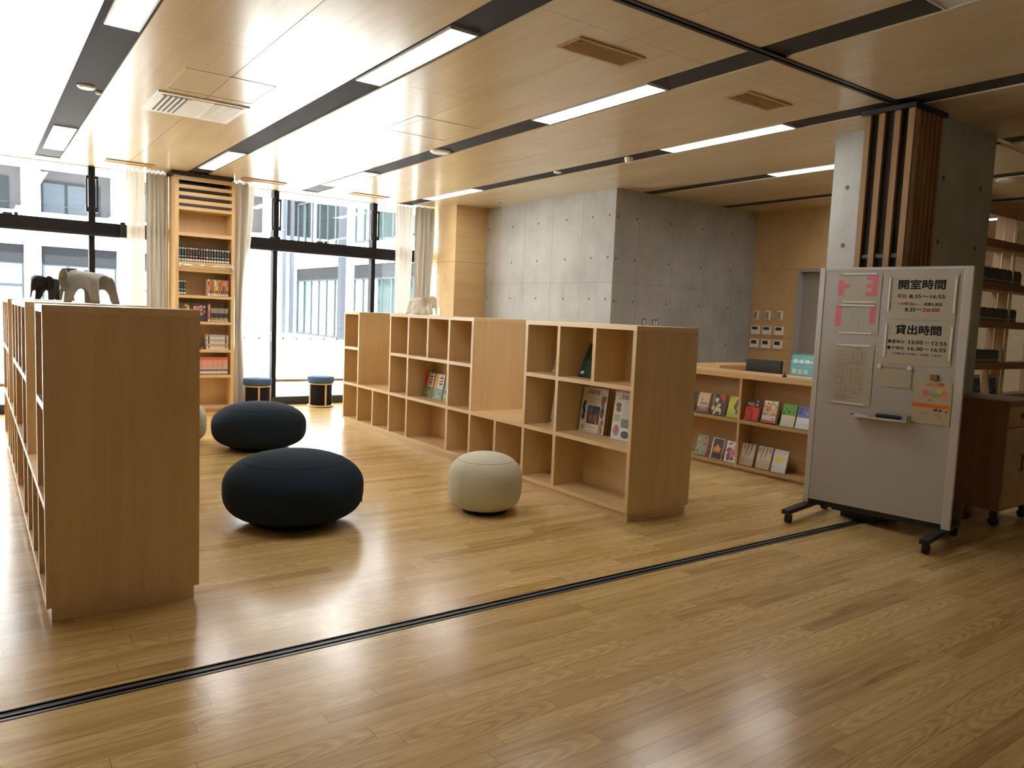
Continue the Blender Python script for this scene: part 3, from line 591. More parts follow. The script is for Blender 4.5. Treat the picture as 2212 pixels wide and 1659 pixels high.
# face-out books on the counter
cz = (0.5295, 0.0645)
def cbook(label, row, ya, wdt, h, thick, cov, painter, mats, spinec=None):
    m = MB(); painter(m, wdt, h); m.keep = True
    b_ = display_book(label, (6.405, ya, cz[row]), RZ, 0.26, wdt, h, thick, C(cov), m, [C(c) if isinstance(c, tuple) else c for c in mats], C(spinec) if spinec else None)
    return b_
def p_tan(m, w, h):
    m.rect(0, w, 0.30*h, h, -0.0005, 0); m.rect(0, w, 0, 0.30*h, -0.0005, 1)
    for i, (z, t, mi) in enumerate(((0.48, 0.05, 3), (0.40, 0.04, 2), (0.33, 0.05, 4), (0.24, 0.06, 2), (0.16, 0.04, 4), (0.06, 0.05, 3))): m.ell(w*(0.55+0.1*math.sin(i*2)), z*h, w*0.42, t*h*0.6, -0.0008-0.0001*i, mi)
    m.rect(w*0.30, w*0.36, 0.48*h, 0.66*h, -0.002, 3).ell(w*0.36, 0.67*h, w*0.09, 0.03*h, -0.002, 3)
cbook('beige book with a mauve reclining figure, second from left on the upper counter shelf', 0, 5.485, 0.155, 0.222, 0.028, (0.22, 0.12, 0.07), p_tan, [(0.50, 0.36, 0.24), (0.16, 0.10, 0.09), (0.36, 0.22, 0.18), (0.14, 0.07, 0.06), (0.42, 0.32, 0.24)])
def p_dark(m, w, h): m.rect(0, w, 0, h, -0.0005, 0); blobs(m, 8, w, h, 3, big=0.4, seed=9)
cbook('dark blue book at the left end of the upper counter shelf', 0, 5.66, 0.13, 0.222, 0.02, (0.03, 0.04, 0.05), p_dark, [(0.03, 0.04, 0.06), (0.16, 0.20, 0.22), (0.06, 0.10, 0.10)])
def p_inv(m, w, h):
    m.rect(0, w, 0, h, -0.0005, 0); m.poly([(w*0.45, h*0.999), (w*0.999, h*0.999), (w*0.999, h*0.62), (w*0.8, h*0.66)], -0.0007, 1)
    m.ell(w*0.36, h*0.72, w*0.15, h*0.12, -0.0009, 2).poly([(w*0.18, 0), (w*0.48, h*0.55), (w*0.56, h*0.5), (w*0.35, 0)], -0.0011, 2).ell(w*0.62, h*0.50, w*0.14, h*0.11, -0.0013, 3).poly([(w*0.30, 0), (w*0.42, h*0.30), (w*0.62, h*0.38), (w*0.85, h*0.28), (w*0.88, 0)], -0.0012, 2).ell(w*0.15, h*0.32, w*0.14, h*0.12, -0.001, 3).poly([(w*0.36, 0.02*h), (w*0.50, h*0.2), (w*0.6, h*0.15), (w*0.7, h*0.2), (w*0.82, 0.02*h)], -0.0015, 0)
    m.ell(w*0.66, h*0.66, w*0.2, h*0.1, -0.0016, 0)
    text(m, 'invert', w*0.05, h*0.97, w*0.13, h*0.5, -0.0018, 4, 0.0, vertical=True)
cbook('black and red novel with two pale figures, third from left on the upper counter shelf', 0, 5.290, 0.160, 0.222, 0.032, (0.025, 0.02, 0.02), p_inv, [(0.025, 0.022, 0.02), (0.45, 0.03, 0.03), (0.55, 0.48, 0.28), (0.50, 0.36, 0.20), (0.6, 0.58, 0.5)])
def p_lime(m, w, h):
    m.rect(0, w, 0, h, -0.0005, 0).ell(w*0.85, h*0.70, w*0.28, h*0.22, -0.0007, 1).ell(w*0.7, h*0.45, w*0.2, h*0.25, -0.0008, 1, rot=0.4).ell(w*0.95, h*0.50, w*0.2, h*0.2, -0.0009, 2).ell(w*0.45, h*0.30, w*0.25, h*0.12, -0.001, 3)
    m.rect(w*0.12, w*0.3, h*0.82, h*0.86, -0.0009, 3)
cbook('lime green book with a dark-haired figure beside the counter divider', 0, 5.075, 0.150, 0.225, 0.02, (0.32, 0.32, 0.04), p_lime, [(0.40, 0.42, 0.03), (0.09, 0.09, 0.05), (0.50, 0.42, 0.20), (0.45, 0.42, 0.18)])
def p_red(m, w, h):
    m.rect(0, w, 0, h*0.62, -0.0005, 0).rect(0, w, h*0.62, h, -0.0005, 1).ell(w*0.42, h*0.74, w*0.2, h*0.1, -0.0008, 2).ell(w*0.16, h*0.78, w*0.07, h*0.06, -0.0008, 3).rect(w*0.40, w*0.60, 0, h*0.5, -0.0008, 4).rect(w*0.72, w*0.84, h*0.86, h*0.95, -0.0009, 5).rect(w*0.72, w*0.84, h*0.68, h*0.8, -0.0009, 5).ell(w*0.3, h*0.5, w*0.2, h*0.07, -0.0009, 4, rot=0.6)
cbook('scarlet novel with a dark figure at top, first right of the counter divider', 0, 4.853, 0.160, 0.222, 0.035, (0.12, 0.02, 0.03), p_red, [(0.56, 0.03, 0.02), (0.05, 0.03, 0.03), (0.34, 0.10, 0.04), (0.5, 0.25, 0.15), (0.22, 0.03, 0.04), (0.35, 0.35, 0.38)])
def p_col(m, w, h):
    m.rect(0, w, 0, h, -0.0005, 1)
    for (z0, z1, mi) in ((0, 0.12, 0), (0.12, 0.30, 2), (0.36, 0.42, 3), (0.42, 0.70, 1), (0.70, 0.74, 0), (0.74, 0.86, 4), (0.86, 1.0, 5)): m.rect(0.02*w, 0.96*w, z0*h, z1*h, -0.0007, mi)
    blobs(m, 16, w, h, 6, -0.0009, big=0.32, seed=12, box=(0.1, 1, 0.1, 1))
cbook('thick multicoloured book with a busy cover, second right of the counter divider', 0, 4.650, 0.165, 0.225, 0.045, (0.36, 0.20, 0.08), p_col, [(0.50, 0.07, 0.04), (0.46, 0.30, 0.16), (0.45, 0.44, 0.40), (0.12, 0.14, 0.32), (0.36, 0.40, 0.12), (0.62, 0.62, 0.60)])
def p_grn(m, w, h):
    m.rect(0, w, 0, h*0.50, -0.0005, 1).rect(0, w, h*0.5, h, -0.0005, 0)
    for (a, c, r_, mi) in ((0.30, 0.76, 0.09, 2), (0.48, 0.66, 0.10, 3), (0.15, 0.58, 0.09, 3), (0.80, 0.62, 0.07, 2), (0.82, 0.75, 0.05, 4)): m.ell(a*w, c*h, r_*w, r_*h*0.6, -0.0008, mi)
cbook('green-topped cream book with dark berries, third right of the counter divider', 0, 4.430, 0.155, 0.225, 0.014, (0.03, 0.16, 0.05), p_grn, [(0.10, 0.30, 0.04), (0.52, 0.48, 0.36), (0.20, 0.05, 0.02), (0.03, 0.02, 0.02), (0.06, 0.14, 0.03)], (0.5, 0.48, 0.4))
def p_blu(m, w, h):
    m.rect(0, w, 0, h*0.5, -0.0005, 1).rect(0, w, h*0.5, h, -0.0005, 0).rect(0.1*w, 0.3*w, h*0.62, h*0.95, -0.0008, 2).rect(0.6*w, 0.75*w, 0.6*h, 0.78*h, -0.0008, 3)
cbook('blue-topped white book at the right end of the upper counter shelf', 0, 4.262, 0.155, 0.222, 0.016, (0.10, 0.10, 0.18), p_blu, [(0.12, 0.13, 0.42), (0.58, 0.57, 0.56), (0.07, 0.07, 0.14), (0.30, 0.30, 0.20)])
def p_mot(m, w, h):
    m.rect(0, w, 0, h, -0.0005, 0).rect(w*0.72, w, 0, h, -0.0006, 4); blobs(m, 34, w, h, 5, -0.0008, big=0.3, seed=21)
cbook('mottled green, black and pink book, left end of the lower counter shelf', 1, 5.468, 0.150, 0.226, 0.035, (0.30, 0.12, 0.13), p_mot, [(0.22, 0.28, 0.16), (0.03, 0.03, 0.03), (0.48, 0.42, 0.34), (0.38, 0.16, 0.16), (0.36, 0.18, 0.18)])
def p_cas(m, w, h):
    m.rect(0, w, 0, h, -0.0005, 0).rect(0.14*w, w*0.96, 0.02*h, 0.96*h, -0.0007, 1).rect(0.14*w, w*0.96, 0.02*h, 0.30*h, -0.0008, 2).ell(0.52*w, 0.48*h, 0.3*w, 0.12*h, -0.0009, 3).ell(0.5*w, 0.6*h, 0.12*w, 0.1*h, -0.001, 3)
    for k in range(7): m.rect((0.22+0.09*k)*w, (0.25+0.09*k)*w, 0.3*h, (0.45+0.1*((k*3) % 4)/4)*h, -0.0012, 3)
    for k in range(14): m.rect(0.03*w, 0.09*w, (0.06+0.065*k)*h, (0.10+0.065*k)*h, -0.0009, 4)
cbook('white-framed book with a golden castle on dark purple, lower counter shelf', 1, 5.262, 0.155, 0.226, 0.014, (0.46, 0.44, 0.42), p_cas, [(0.50, 0.48, 0.46), (0.06, 0.04, 0.045), (0.09, 0.025, 0.05), (0.52, 0.24, 0.03), (0.2, 0.2, 0.2)])
def p_swi(m, w, h):
    m.rect(0, w, 0, h, -0.0005, 0); blobs(m, 26, w, h, 5, -0.0008, big=0.42, seed=31)
cbook('white book swirled with pink and plum, beside the divider on the lower counter shelf', 1, 5.070, 0.145, 0.222, 0.014, (0.5, 0.48, 0.48), p_swi, [(0.56, 0.54, 0.55), (0.14, 0.06, 0.08), (0.44, 0.22, 0.22), (0.46, 0.10, 0.09), (0.40, 0.36, 0.40)])
def p_leg(m, w, h, n=2, s=0):
    m.rect(0, w, 0, h, -0.0005, 0).rect(0, w, 0, h*0.36, -0.0006, 1)
    for k in range(n):
        a = 0.30+0.26*k+s
        m.poly([(a*w, h*0.97), ((a+0.16)*w, h*0.97), ((a+0.05)*w, h*0.62), ((a-0.03)*w, h*0.40), ((a-0.07)*w, h*0.40), ((a-0.03)*w, h*0.64)], -0.0009, 2)
    m.rect((0.08+s)*w, (0.16+s)*w, h*0.70, h*0.92, -0.0009, 3)
cbook('beige book with small dancing legs, first right of the divider on the lower shelf', 1, 4.880, 0.165, 0.228, 0.028, (0.26, 0.19, 0.13), lambda m, w, h: p_leg(m, w, h, 2, 0.1), [(0.46, 0.40, 0.28), (0.40, 0.30, 0.20), (0.24, 0.13, 0.10), (0.20, 0.17, 0.15)])
def p_leg2(m, w, h):
    p_leg(m, w, h, 2, 0.0); text(m, '人魚の', w*0.12, h*0.37, h*0.08, w*0.5, -0.001, 3) if False else None
    m.rect(w*0.15, w*0.85, h*0.36, h*0.42, -0.001, 4).rect(w*0.82, w*0.88, h*0.72, h*0.94, -0.001, 3)
cbook('beige book with one pair of brown legs, second right of the divider, lower shelf', 1, 4.680, 0.165, 0.228, 0.028, (0.28, 0.22, 0.15), p_leg2, [(0.48, 0.43, 0.31), (0.42, 0.33, 0.22), (0.28, 0.15, 0.11), (0.16, 0.10, 0.08), (0.36, 0.34, 0.26)])
def p_yel(m, w, h):
    m.rect(0, w, 0, h, -0.0005, 0).ell(0.42*w, 0.55*h, 0.32*w, 0.11*h, -0.0009, 1).rect(0.10*w, 0.35*w, 0.88*h, 0.90*h, -0.0009, 2).rect(0.10*w, 0.45*w, 0.81*h, 0.825*h, -0.0009, 2).rect(0.62*w, 0.85*w, 0.83*h, 0.85*h, -0.0009, 2)
cbook('white book with a yellow oval, right end of the lower counter shelf', 1, 4.492, 0.160, 0.228, 0.018, (0.40, 0.38, 0.37), p_yel, [(0.54, 0.52, 0.52), (0.58, 0.52, 0.02), (0.32, 0.30, 0.3)])
# date sign in its acrylic stand
sg = thing('date_sign', 'teal loan and return date sign in a clear stand on the counter, by the whiteboard', 'sign', (6.43, 4.385, 1.0105), (-0.16, 0, RZ))
put('acrylic_stand', MB().box(0, 0.32, 0.0, 0.003, 0.0, 0.245).box(0, 0.32, 0.007, 0.010, 0.0, 0.245).box(0, 0.32, -0.05, -0.001, 0.0005, 0.004), acryl, sg)
put('card', MB().box(0.004, 0.316, 0.0032, 0.0068, 0.035, 0.228), teal, sg)
tm = MB()
text(tm, 'きょうは', 0.115, 0.196, 0.020, 0.10, 0.0015, 0, 0.01)
text(tm, 'かえすひは', 0.085, 0.107, 0.022, 0.13, 0.0015, 0, 0.01)
for (zb, a, c) in ((0.148, '5', '27'), (0.052, '6', '10')):
    for k, s_ in enumerate((a, c, '火')):
        u_ = 0.030+k*0.062
        tm.rect(u_, u_+0.038, zb, zb+0.036, 0.0018, 0)
        text(tm, s_, u_+0.019, zb+0.008, 0.020, None, 0.0010, 1, 0.01, 'CENTER')
    for k, s_ in enumerate(('月', '日')): text(tm, s_, 0.0805+k*0.062, zb+0.008, 0.018, None, 0.0010, 2, 0.01, 'CENTER')
tm.keep = True
put('sign_lettering', tm, [whitem, ink, P('pale_teal', (0.45, 0.65, 0.66), 0.6)], sg)
st = thing('tape_dispenser', 'small black and chrome desk gadget beside the teal sign', 'stationery', (6.47, 4.452, 1.0085), (0, 0, 0.5))
put('base', MB().rbox(-0.05, 0.03, -0.02, 0.02, 0, 0.016, 0.004), blackp, st)
put('metal_top', MB().rbox(-0.035, 0.03, -0.016, 0.016, 0.017, 0.036, 0.004).rbox(0.0, 0.04, -0.012, 0.012, 0.037, 0.05, 0.003), chrome, st)

# wall controllers on the plywood wall
def ctrl(y, z, h, w, lcd, label):
    c = thing('wall_controller', label, 'controller', (9.70, y, z), (0, 0, RZ), 'controllers on the plywood wall')
    put('case', MB().rbox(0, w, -0.022, -0.0005, 0, h, 0.004), white, c)
    put('display', MB().rect(*lcd, -0.0226, 0), screen_m if lcd[3]-lcd[2] < 0.09 else P('louvred_grey', (0.30, 0.30, 0.32), 0.5), c)
rowsn = ['top', 'middle', 'bottom']; coln = ['left', 'centre', 'right']
for r_, (zz, hh, ww, lc, ys3) in enumerate(((1.592, 0.132, 0.082, (0.010, 0.062, 0.012, 0.118), (7.284, 7.078, 6.868)), (1.369, 0.126, 0.142, (0.018, 0.118, 0.068, 0.112), (7.310, 7.107, 6.896)), (1.164, 0.128, 0.146, (0.022, 0.118, 0.058, 0.112), (7.315, 7.112, 6.904)))):
    for c_ in range(3):
        ctrl(ys3[c_], zz, hh, ww, lc, 'white wall controller, %s row, %s of three, right of the concrete wall' % (rowsn[r_], coln[c_]))
def switch(label, loc, rz, n, w):
    s_ = thing('light_switch', label, 'switch', loc, (0, 0, rz))
    put('plate', MB().rbox(-w/2, w/2, -0.008, -0.0012, -0.06, 0.06, 0.003), P('switch_steel', (0.20, 0.20, 0.19), 0.4) if n else white, s_)
    for k in range(max(n, 1)):
        u_ = (k-(max(n, 1)-1)/2)*0.05
        put('rocker', MB().rbox(u_-0.012, u_+0.012, -0.012, -0.008, -0.03, 0.03, 0.002), white, s_)
switch('single light switch on the shaded side of the concrete wall', (7.412, Y0, 1.475), 0, 1, 0.07)
switch('double light switch on the shaded side of the concrete wall', (7.632, Y0, 1.470), 0, 2, 0.12)
switch('white switch plate on the plywood pier by the right curtain', (6.215, 10.80, 1.50), RZ, 0, 0.075)

# ================================================================== POUFS, STOOLS
def pouf(label, loc, R, h, mat_, seam_m, rz=0.0, e_=2.2):
    t = thing('pouf', label, 'pouf', loc, (0, 0, rz))
    def pt(a):
        c, s_ = math.cos(a), math.sin(a)
        e2 = e_ if s_ > 0 else e_+0.9
        return (R*abs(c)**(2/e2), h/2+0.006+math.copysign(1, s_)*(h/2-0.006)*abs(s_)**(2/e2))
    prof = [pt(-PI/2+PI*i/48) for i in range(49)]; prof[0] = (R*0.02, prof[0][1]); prof[-1] = (R*0.004, prof[-1][1])
    put('body', MB().lathe(prof, n=96), mat_, t)
    r_, z_ = pt(PI/2*0.50)
    put('seam', MB().tube([(r_*math.cos(2*PI*i/72)*1.0005, r_*math.sin(2*PI*i/72)*1.0005, z_) for i in range(72)], 0.0022, 6, closed=True), seam_m, t)
    put('base_disc', MB().lathe([(R*0.62, 0.0), (R*0.62, 0.010)], n=48), blackp, t)
    r2, z2 = pt(-PI/2*0.16)
    put('fabric_tag', MB().box(r2-0.002, r2+0.004, -0.012, 0.012, z2-0.02, z2+0.02), blackp, t)
    # side seams of the cover
    put('side_seam', MB().tube([(pt(a)[0]*math.cos(3.9)*1.0003, pt(a)[0]*math.sin(3.9)*1.0003, pt(a)[1]) for a in [-PI/2*0.9+PI*0.7*i/20 for i in range(21)]], 0.0014, 5), seam_m, t)
    return t
pouf('large dark navy round pouf nearest the viewer', (1.818, 5.11, 0), 0.478, 0.496, navy, navy_s, rz=-0.5)
pouf('large dark navy round pouf behind the first, nearer the window', (2.437, 7.93, 0), 0.476, 0.488, navy, navy_s, rz=1.0)
pouf('small cream pouf in front of the right low bookshelf', (3.175, 4.735, 0), 0.283, 0.45, cream, cream_s, rz=-0.42, e_=2.5)
pouf('cream pouf mostly hidden behind the left low bookshelf', (1.755, 8.5, 0), 0.283, 0.456, cream, cream_s, rz=2.0, e_=2.5)
def stool(label, loc, rz):
    t = thing('stool', label, 'stool', loc, (0, 0, rz))
    R = 0.197
    put('cushion', MB().lathe([(R*0.85, 0.362), (R*0.97, 0.366), (R, 0.382), (R, 0.432), (R*0.97, 0.452), (R*0.85, 0.459), (0.004, 0.461)], n=56), stool_blue, t)
    put('top_ring', MB().lathe([(R*0.9, 0.340), (R*0.9, 0.361)], n=56), wx, t)
    put('base_ring', MB().lathe([(R*0.97, 0.006), (R*0.97, 0.028)], n=56), wx, t)
    put('felt_drum', MB().lathe([(R*0.84, 0.029), (R*0.84, 0.339)], n=56), felt, t)
    for k in range(4):
        a = PI/2*k
        c, s_ = math.cos(a), math.sin(a)
        mb = MB(); q = [(R*0.80, -0.011), (R*0.92, -0.011), (R*0.92, 0.011), (R*0.80, 0.011)]
        mb.prism([(x*c-y*s_, x*s_+y*c) for x, y in q], 0.029, 0.339)
        put('rib', mb, wz, t)
    put('glide', MB().lathe([(R*0.8, 0.0), (R*0.8, 0.0055)], n=40), blackp, t)
stool('round stool with blue cushion between the drapes and the big pouf', (3.285, 10.80, 0), -1.75)
stool('round stool with blue cushion at the far end of the right bookshelf', (4.285, 10.965, 0), -1.50)

# ================================================================== ELEPHANTS
def lerp(a, b_, t): return a+(b_-a)*t
def interp(tab, x):
    for i in range(len(tab)-1):
        if x <= tab[i+1][0]: return lerp(tab[i][1], tab[i+1][1], (x-tab[i][0])/(tab[i+1][0]-tab[i][0]))
    return tab[-1][1]
def shell(rows):
    mb = MB(); nu, nv = len(rows), len(rows[0]); mb.keep = True
    vs = [p for r_ in rows for p in r_]
    fs = [(i*nv+j, i*nv+j+1, (i+1)*nv+j+1, (i+1)*nv+j) for i in range(nu-1) for j in range(nv-1)]
    return mb.add(vs, fs, 0, True)
def solidify(o, th):
    me = o.data; bm = bmesh.new(); bm.from_mesh(me)
    bmesh.ops.recalc_face_normals(bm, faces=bm.faces); bmesh.ops.solidify(bm, geom=list(bm.faces), thickness=th)
    for f in bm.faces: f.smooth = True
    bm.to_mesh(me); bm.free()
def elephant(label, loc, rz, mat_):
    t = thing('toy_elephant', label, 'figurine', loc, (0, 0, rz))      # faces local +X
    t.scale = (0.82, 0.95, 1.0)
    rows = []
    low = [(0, 0.0), (0.20, 0.0), (0.235, 0.012), (0.29, 0.055), (0.38, 0.083), (0.48, 0.090), (0.58, 0.083), (0.68, 0.055), (0.75, 0.012), (0.79, 0.0), (1, 0.0)]
    for i in range(61):
        u = i/60; row = []
        top = interp([(0, 0.168), (0.15, 0.180), (1, 0.198)], u); lo = interp(low, u)
        for j in range(-18, 19):
            v = j/18; s_ = abs(v)
            z = top-(top-lo)*s_**2.0
            yv = math.copysign(1, v)*(0.058*min(1.0, math.sin(min(s_*2.2, 1)*PI/2))+0.036*s_) if v else 0
            rear = -0.035*s_**2*(1-u)*(1-u); front = 0.012*s_*u*u
            row.append((-0.185+0.25*u+rear+front, yv, z+0.0))
        rows.append(row)
    b_ = put('body', shell(rows), mat_, t); solidify(b_, 0.005)
    # head: front shell with trunk
    rows = []
    for i in range(49):
        th = -PI*0.5+PI*i/48; c = abs(th)/(PI/2)
        lo = interp([(0, 0.012), (0.16, 0.012), (0.24, 0.055), (0.42, 0.105), (0.7, 0.12), (1, 0.115)], c)
        row = []
        for k in range(17):
            w_ = k/16; z = lerp(lo, 0.205, w_)
            bulge = 1-0.55*max(0, (w_-0.75)/0.25)**2
            x = 0.105+0.075*math.cos(th)*bulge+(0.022*(1-z/0.205) if c < 0.3 else 0); y = 0.058*math.sin(th)*(0.55+0.45*bulge)
            if c < 0.3: y *= 0.6+0.4*z/0.205
            row.append((x, y, z))
        rows.append(row)
    h_ = put('head', shell(rows), mat_, t); solidify(h_, 0.005)
    put('crown', MB().add([(0.105+0.040*math.cos(a), 0.040*math.sin(a), 0.2065) for a in [2*PI*i/24 for i in range(24)]]+[(0.105+0.043*math.cos(a), 0.045*math.sin(a), 0.2035) for a in [2*PI*i/24 for i in range(24)]], [tuple(range(24))]+[(i, (i+1) % 24, 24+(i+1) % 24, 24+i) for i in range(24)]), mat_, t)
    for sd in (-1, 1):
        rows = []
        for i in range(13):
            r_ = i/12; rows.append([(0.082+0.05*r_*math.cos(a)-0.012, sd*(0.062+0.030*r_*r_+0.020*max(0, -math.cos(a))*r_), 0.138+0.066*r_*math.sin(a)) for a in [2*PI*k/32 for k in range(33)]])
        e_ = put('ear', shell(rows), mat_, t); solidify(e_, 0.004)
    put('tail', MB().tube([(-0.180, 0, 0.164), (-0.205, 0, 0.160), (-0.218, 0, 0.150)], 0.006, 8), mat_, t)
    return t
elephant('grey toy elephant on the left low bookshelf', (0.555, 5.30, 1.4655), PI-0.80, eleg)
elephant('black toy elephant behind the grey one on the left low bookshelf', (0.545, 7.78, 1.4655), PI+0.55, elek)
elephant('white toy elephant on the right low bookshelf', (4.13, 7.52, 1.4655), -1.05, elew)

# ================================================================== WHITEBOARD
WBL, WBR = (5.4076, 3.4314), math.atan2(-0.98380314, 0.17925227)
wb = thing('whiteboard', 'mobile whiteboard on black casters with notices stuck to it', 'whiteboard', (*WBL, 0), (0, 0, WBR))
MW = Matrix.Translation((*WBL, 0)) @ Matrix.Rotation(WBR, 4, 'Z')
put('board_panel', MB().box(0.005, 0.962, 0.0, 0.022, 0.145, 1.946), wboard, wb)
put('side_rail', MB().rbox(-0.037, 0.006, -0.006, 0.030, 0.112, 1.968, 0.004), alu, wb)
put('side_rail', MB().rbox(0.961, 1.018, -0.006, 0.030, 0.112, 1.968, 0.004), alu, wb)
put('top_rail', MB().rbox(0.006, 0.961, -0.005, 0.028, 1.944, 1.968, 0.003), alu, wb)
put('bottom_rail', MB().box(0.006, 0.961, -0.003, 0.026, 0.107, 0.146), blackp, wb)
put('tray', MB().box(0.310, 0.688, -0.075, -0.0005, 0.845, 0.849).box(0.310, 0.688, -0.0795, -0.075, 0.845, 0.862).box(0.688, 0.694, -0.0795, -0.0005, 0.845, 0.895), alu, wb)
for xl in (0.0, 0.965):
    lg = put('leg', MB().prism([(xl-0.028, -0.40), (xl+0.028, -0.40), (xl+0.032, 0.0), (xl+0.028, 0.40), (xl-0.028, 0.40), (xl-0.032, 0.0)], 0.078, 0.110).box(xl-0.02, xl+0.02, 0.0, 0.025, 0.1, 0.12), blackp, wb)
    for yl in (-0.345, 0.345):
        mb = MB()
        for sx_ in (-0.021, 0.004):
            n = 18; vs = [(xl+sx_+d_, yl+0.027*math.cos(2*PI*i/n)+0.01, 0.0275+0.027*math.sin(2*PI*i/n)) for d_ in (0, 0.017) for i in range(n)]
            mb.add(vs, [tuple(range(n))[::-1], tuple(range(n, 2*n))]+[(i, (i+1) % n, n+(i+1) % n, n+i) for i in range(n)])
        mb.rbox(xl-0.024, xl+0.024, yl-0.012, yl+0.03, 0.035, 0.066, 0.005); mb.tube([(xl, yl, 0.06), (xl, yl, 0.08)], 0.006)
        put('caster', mb, blackp, lg)
def on_wb(u, z, off=-0.0015):
    v = MW @ Vector((u, off, z)); return (v.x, v.y, v.z)
def sheet(name, label, cat, u0, u1, z0, z1, mat_=paper, off=-0.0035, group=None):
    t = thing(name, label, cat, on_wb(u0, z0, 0), (0, 0, WBR), group)
    put('sheet', MB().box(0, u1-u0, off-0.0008, off, 0, z1-z0), mat_, t)
    return t
def bar(label, u0, u1, z0, z1):
    b_ = solo('magnet_bar', MB().rbox(0, u1-u0, -0.0108, -0.0058, 0, z1-z0, 0.0012), white, label, 'magnet', on_wb(u0, z0, 0), (0, 0, WBR), 'white magnet bars')
# opening hours poster
pa = sheet('opening_hours_poster', 'poster with bold opening hours at the upper right of the whiteboard', 'poster', 0.470, 0.930, 1.590, 1.916, paper2)
Y_ = -0.0052
m = MB(); ou, oz = 0.470, 1.590
text(m, '開室時間', 0.545-ou, 1.806-oz, 0.068, 0.305, Y_, 0, 0.035); put('heading', m, ink, pa)
m = MB(); text(m, '平日', 0.540-ou, 1.741-oz, 0.027, 0.058, Y_, 0, 0.022); put('text_line', m, ink, pa); m = MB(); text(m, '8:35～16:55', 0.622-ou, 1.741-oz, 0.026, 0.232, Y_, 0, 0.035, shear=0.08); put('text_line', m, ink, pa)
m = MB(); text(m, '8:35～', 0.600-ou, 1.646-oz, 0.027, 0.112, Y_, 0, 0.035, shear=0.08); put('text_line', m, ink, pa)
m = MB(); text(m, '※', 0.553-ou, 1.694-oz, 0.010, None, Y_, 0); put('text_line', m, ink, pa); m = MB(); text(m, 'は', 0.640-ou, 1.690-oz, 0.019, 0.018, Y_, 0, 0.022); text(m, '原則として', 0.660-ou, 1.692-oz, 0.010, 0.060, Y_, 0); text(m, '夜間も開室', 0.723-ou, 1.688-oz, 0.023, 0.118, Y_, 0, 0.022); put('text_line', m, ink, pa)
m = MB(); text(m, '水曜日', 0.566-ou, 1.690-oz, 0.022, 0.072, Y_, 0, 0.02); text(m, '20:00', 0.715-ou, 1.646-oz, 0.026, 0.112, Y_, 0, 0.03)
put('red_text', m, redink, pa, label='red text')
pb_ = sheet('lending_hours_poster', 'poster with lending hours and black bullets, below the opening hours poster', 'poster', 0.470, 0.930, 1.262, 1.576, paper2)
oz = 1.262; m = MB(); text(m, '貸出時間', 0.548-ou, 1.480-oz, 0.068, 0.300, Y_, 0, 0.035); put('heading', m, ink, pb_)
for (zz, s1, s2) in ((1.412, '昼休み', '12:05－12:55'), (1.366, '夕休み', '16:30－16:55')):
    m = MB().ell(0.513-ou, zz+0.014-oz, 0.0125, 0.0125, Y_, 0); text(m, s1, 0.530-ou, zz-oz, 0.028, 0.086, Y_, 0, 0.022); put('text_line', m, ink, pb_); m = MB(); text(m, s2, 0.645-ou, zz-oz, 0.026, 0.246, Y_, 0, 0.035, shear=0.08); put('text_line', m, ink, pb_)
m = MB(); text(m, '※水曜日は', 0.540-ou, 1.332-oz, 0.016, 0.085, Y_, 0, 0.006); text(m, '17:00－19:45', 0.640-ou, 1.331-oz, 0.016, 0.145, Y_, 0, 0.010); text(m, 'も貸出可', 0.800-ou, 1.330-oz, 0.018, 0.068, Y_, 0, 0.008); put('text_line', m, ink, pb_)
# calendars
def calendar(label, u0, u1, z0, z1, cells, cols, rows_):
    t = sheet('calendar_sheet', label, 'calendar', u0, u1, z0, z1, paper, group='monthly calendars')
    w, h = u1-u0, z1-z0; gx0, gx1, gz0, gz1 = 0.004, w-0.025, 0.022, h-0.020
    cw, chh = (gx1-gx0)/cols, (gz1-gz0)/rows_
    m = MB()
    for c in range(cols+1): m.rect(gx0+c*cw-0.0004, gx0+c*cw+0.0004, gz0, gz1, Y_, 1)
    for r_ in range(rows_+1): m.rect(gx0, gx1, gz0+r_*chh-0.0004, gz0+r_*chh+0.0004, Y_, 1)
    m.rect(gx0, gx1, gz1+0.002, gz1+0.005, Y_, 2)
    rnd = random.Random(u0*100+z0*10)
    for c in range(cols):
        for r_ in range(rows_):
            k = (c, rows_-1-r_)
            if k in cells: m.rect(gx0+c*cw, gx0+(c+1)*cw, gz0+r_*chh, gz0+(r_+1)*chh, Y_-0.0002, 0)
            elif rnd.random() < 0.75: m.rect(gx0+(c+0.12)*cw, gx0+(c+0.3)*cw, gz0+(r_+0.62)*chh, gz0+(r_+0.78)*chh, Y_-0.0002, 3)
    m.rect(0.012, w*0.4, 0.010, 0.013, Y_, 3); m.rect(w*0.42, w*0.8, 0.010, 0.013, Y_, 3)
    m.keep = True; put('calendar_grid', m, [pink, P('grid_line', (0.45, 0.42, 0.33), 0.7), lineink, greyink], t)
calendar('upper pink-marked calendar sheet at the whiteboard\'s upper left', 0.107, 0.425, 1.700, 1.922, {(0, 1), (0, 2), (0, 3), (0, 4), (1, 2), (5, 0), (5, 2), (5, 4), (6, 0), (6, 1), (6, 2), (6, 3), (6, 4)}, 7, 6)
calendar('lower pink-marked calendar sheet with two pink columns, above the schedule', 0.102, 0.425, 1.470, 1.687, {(0, r_) for r_ in range(5)} | {(6, r_) for r_ in range(4)}, 7, 6)
sc = sheet('schedule_sheet', 'sheet with a tall ruled timetable at the whiteboard\'s left', 'notice', 0.082, 0.412, 0.928, 1.388, paper)
m = MB(); a0, a1, b0, b1 = 0.051, 0.267, 0.075, 0.408
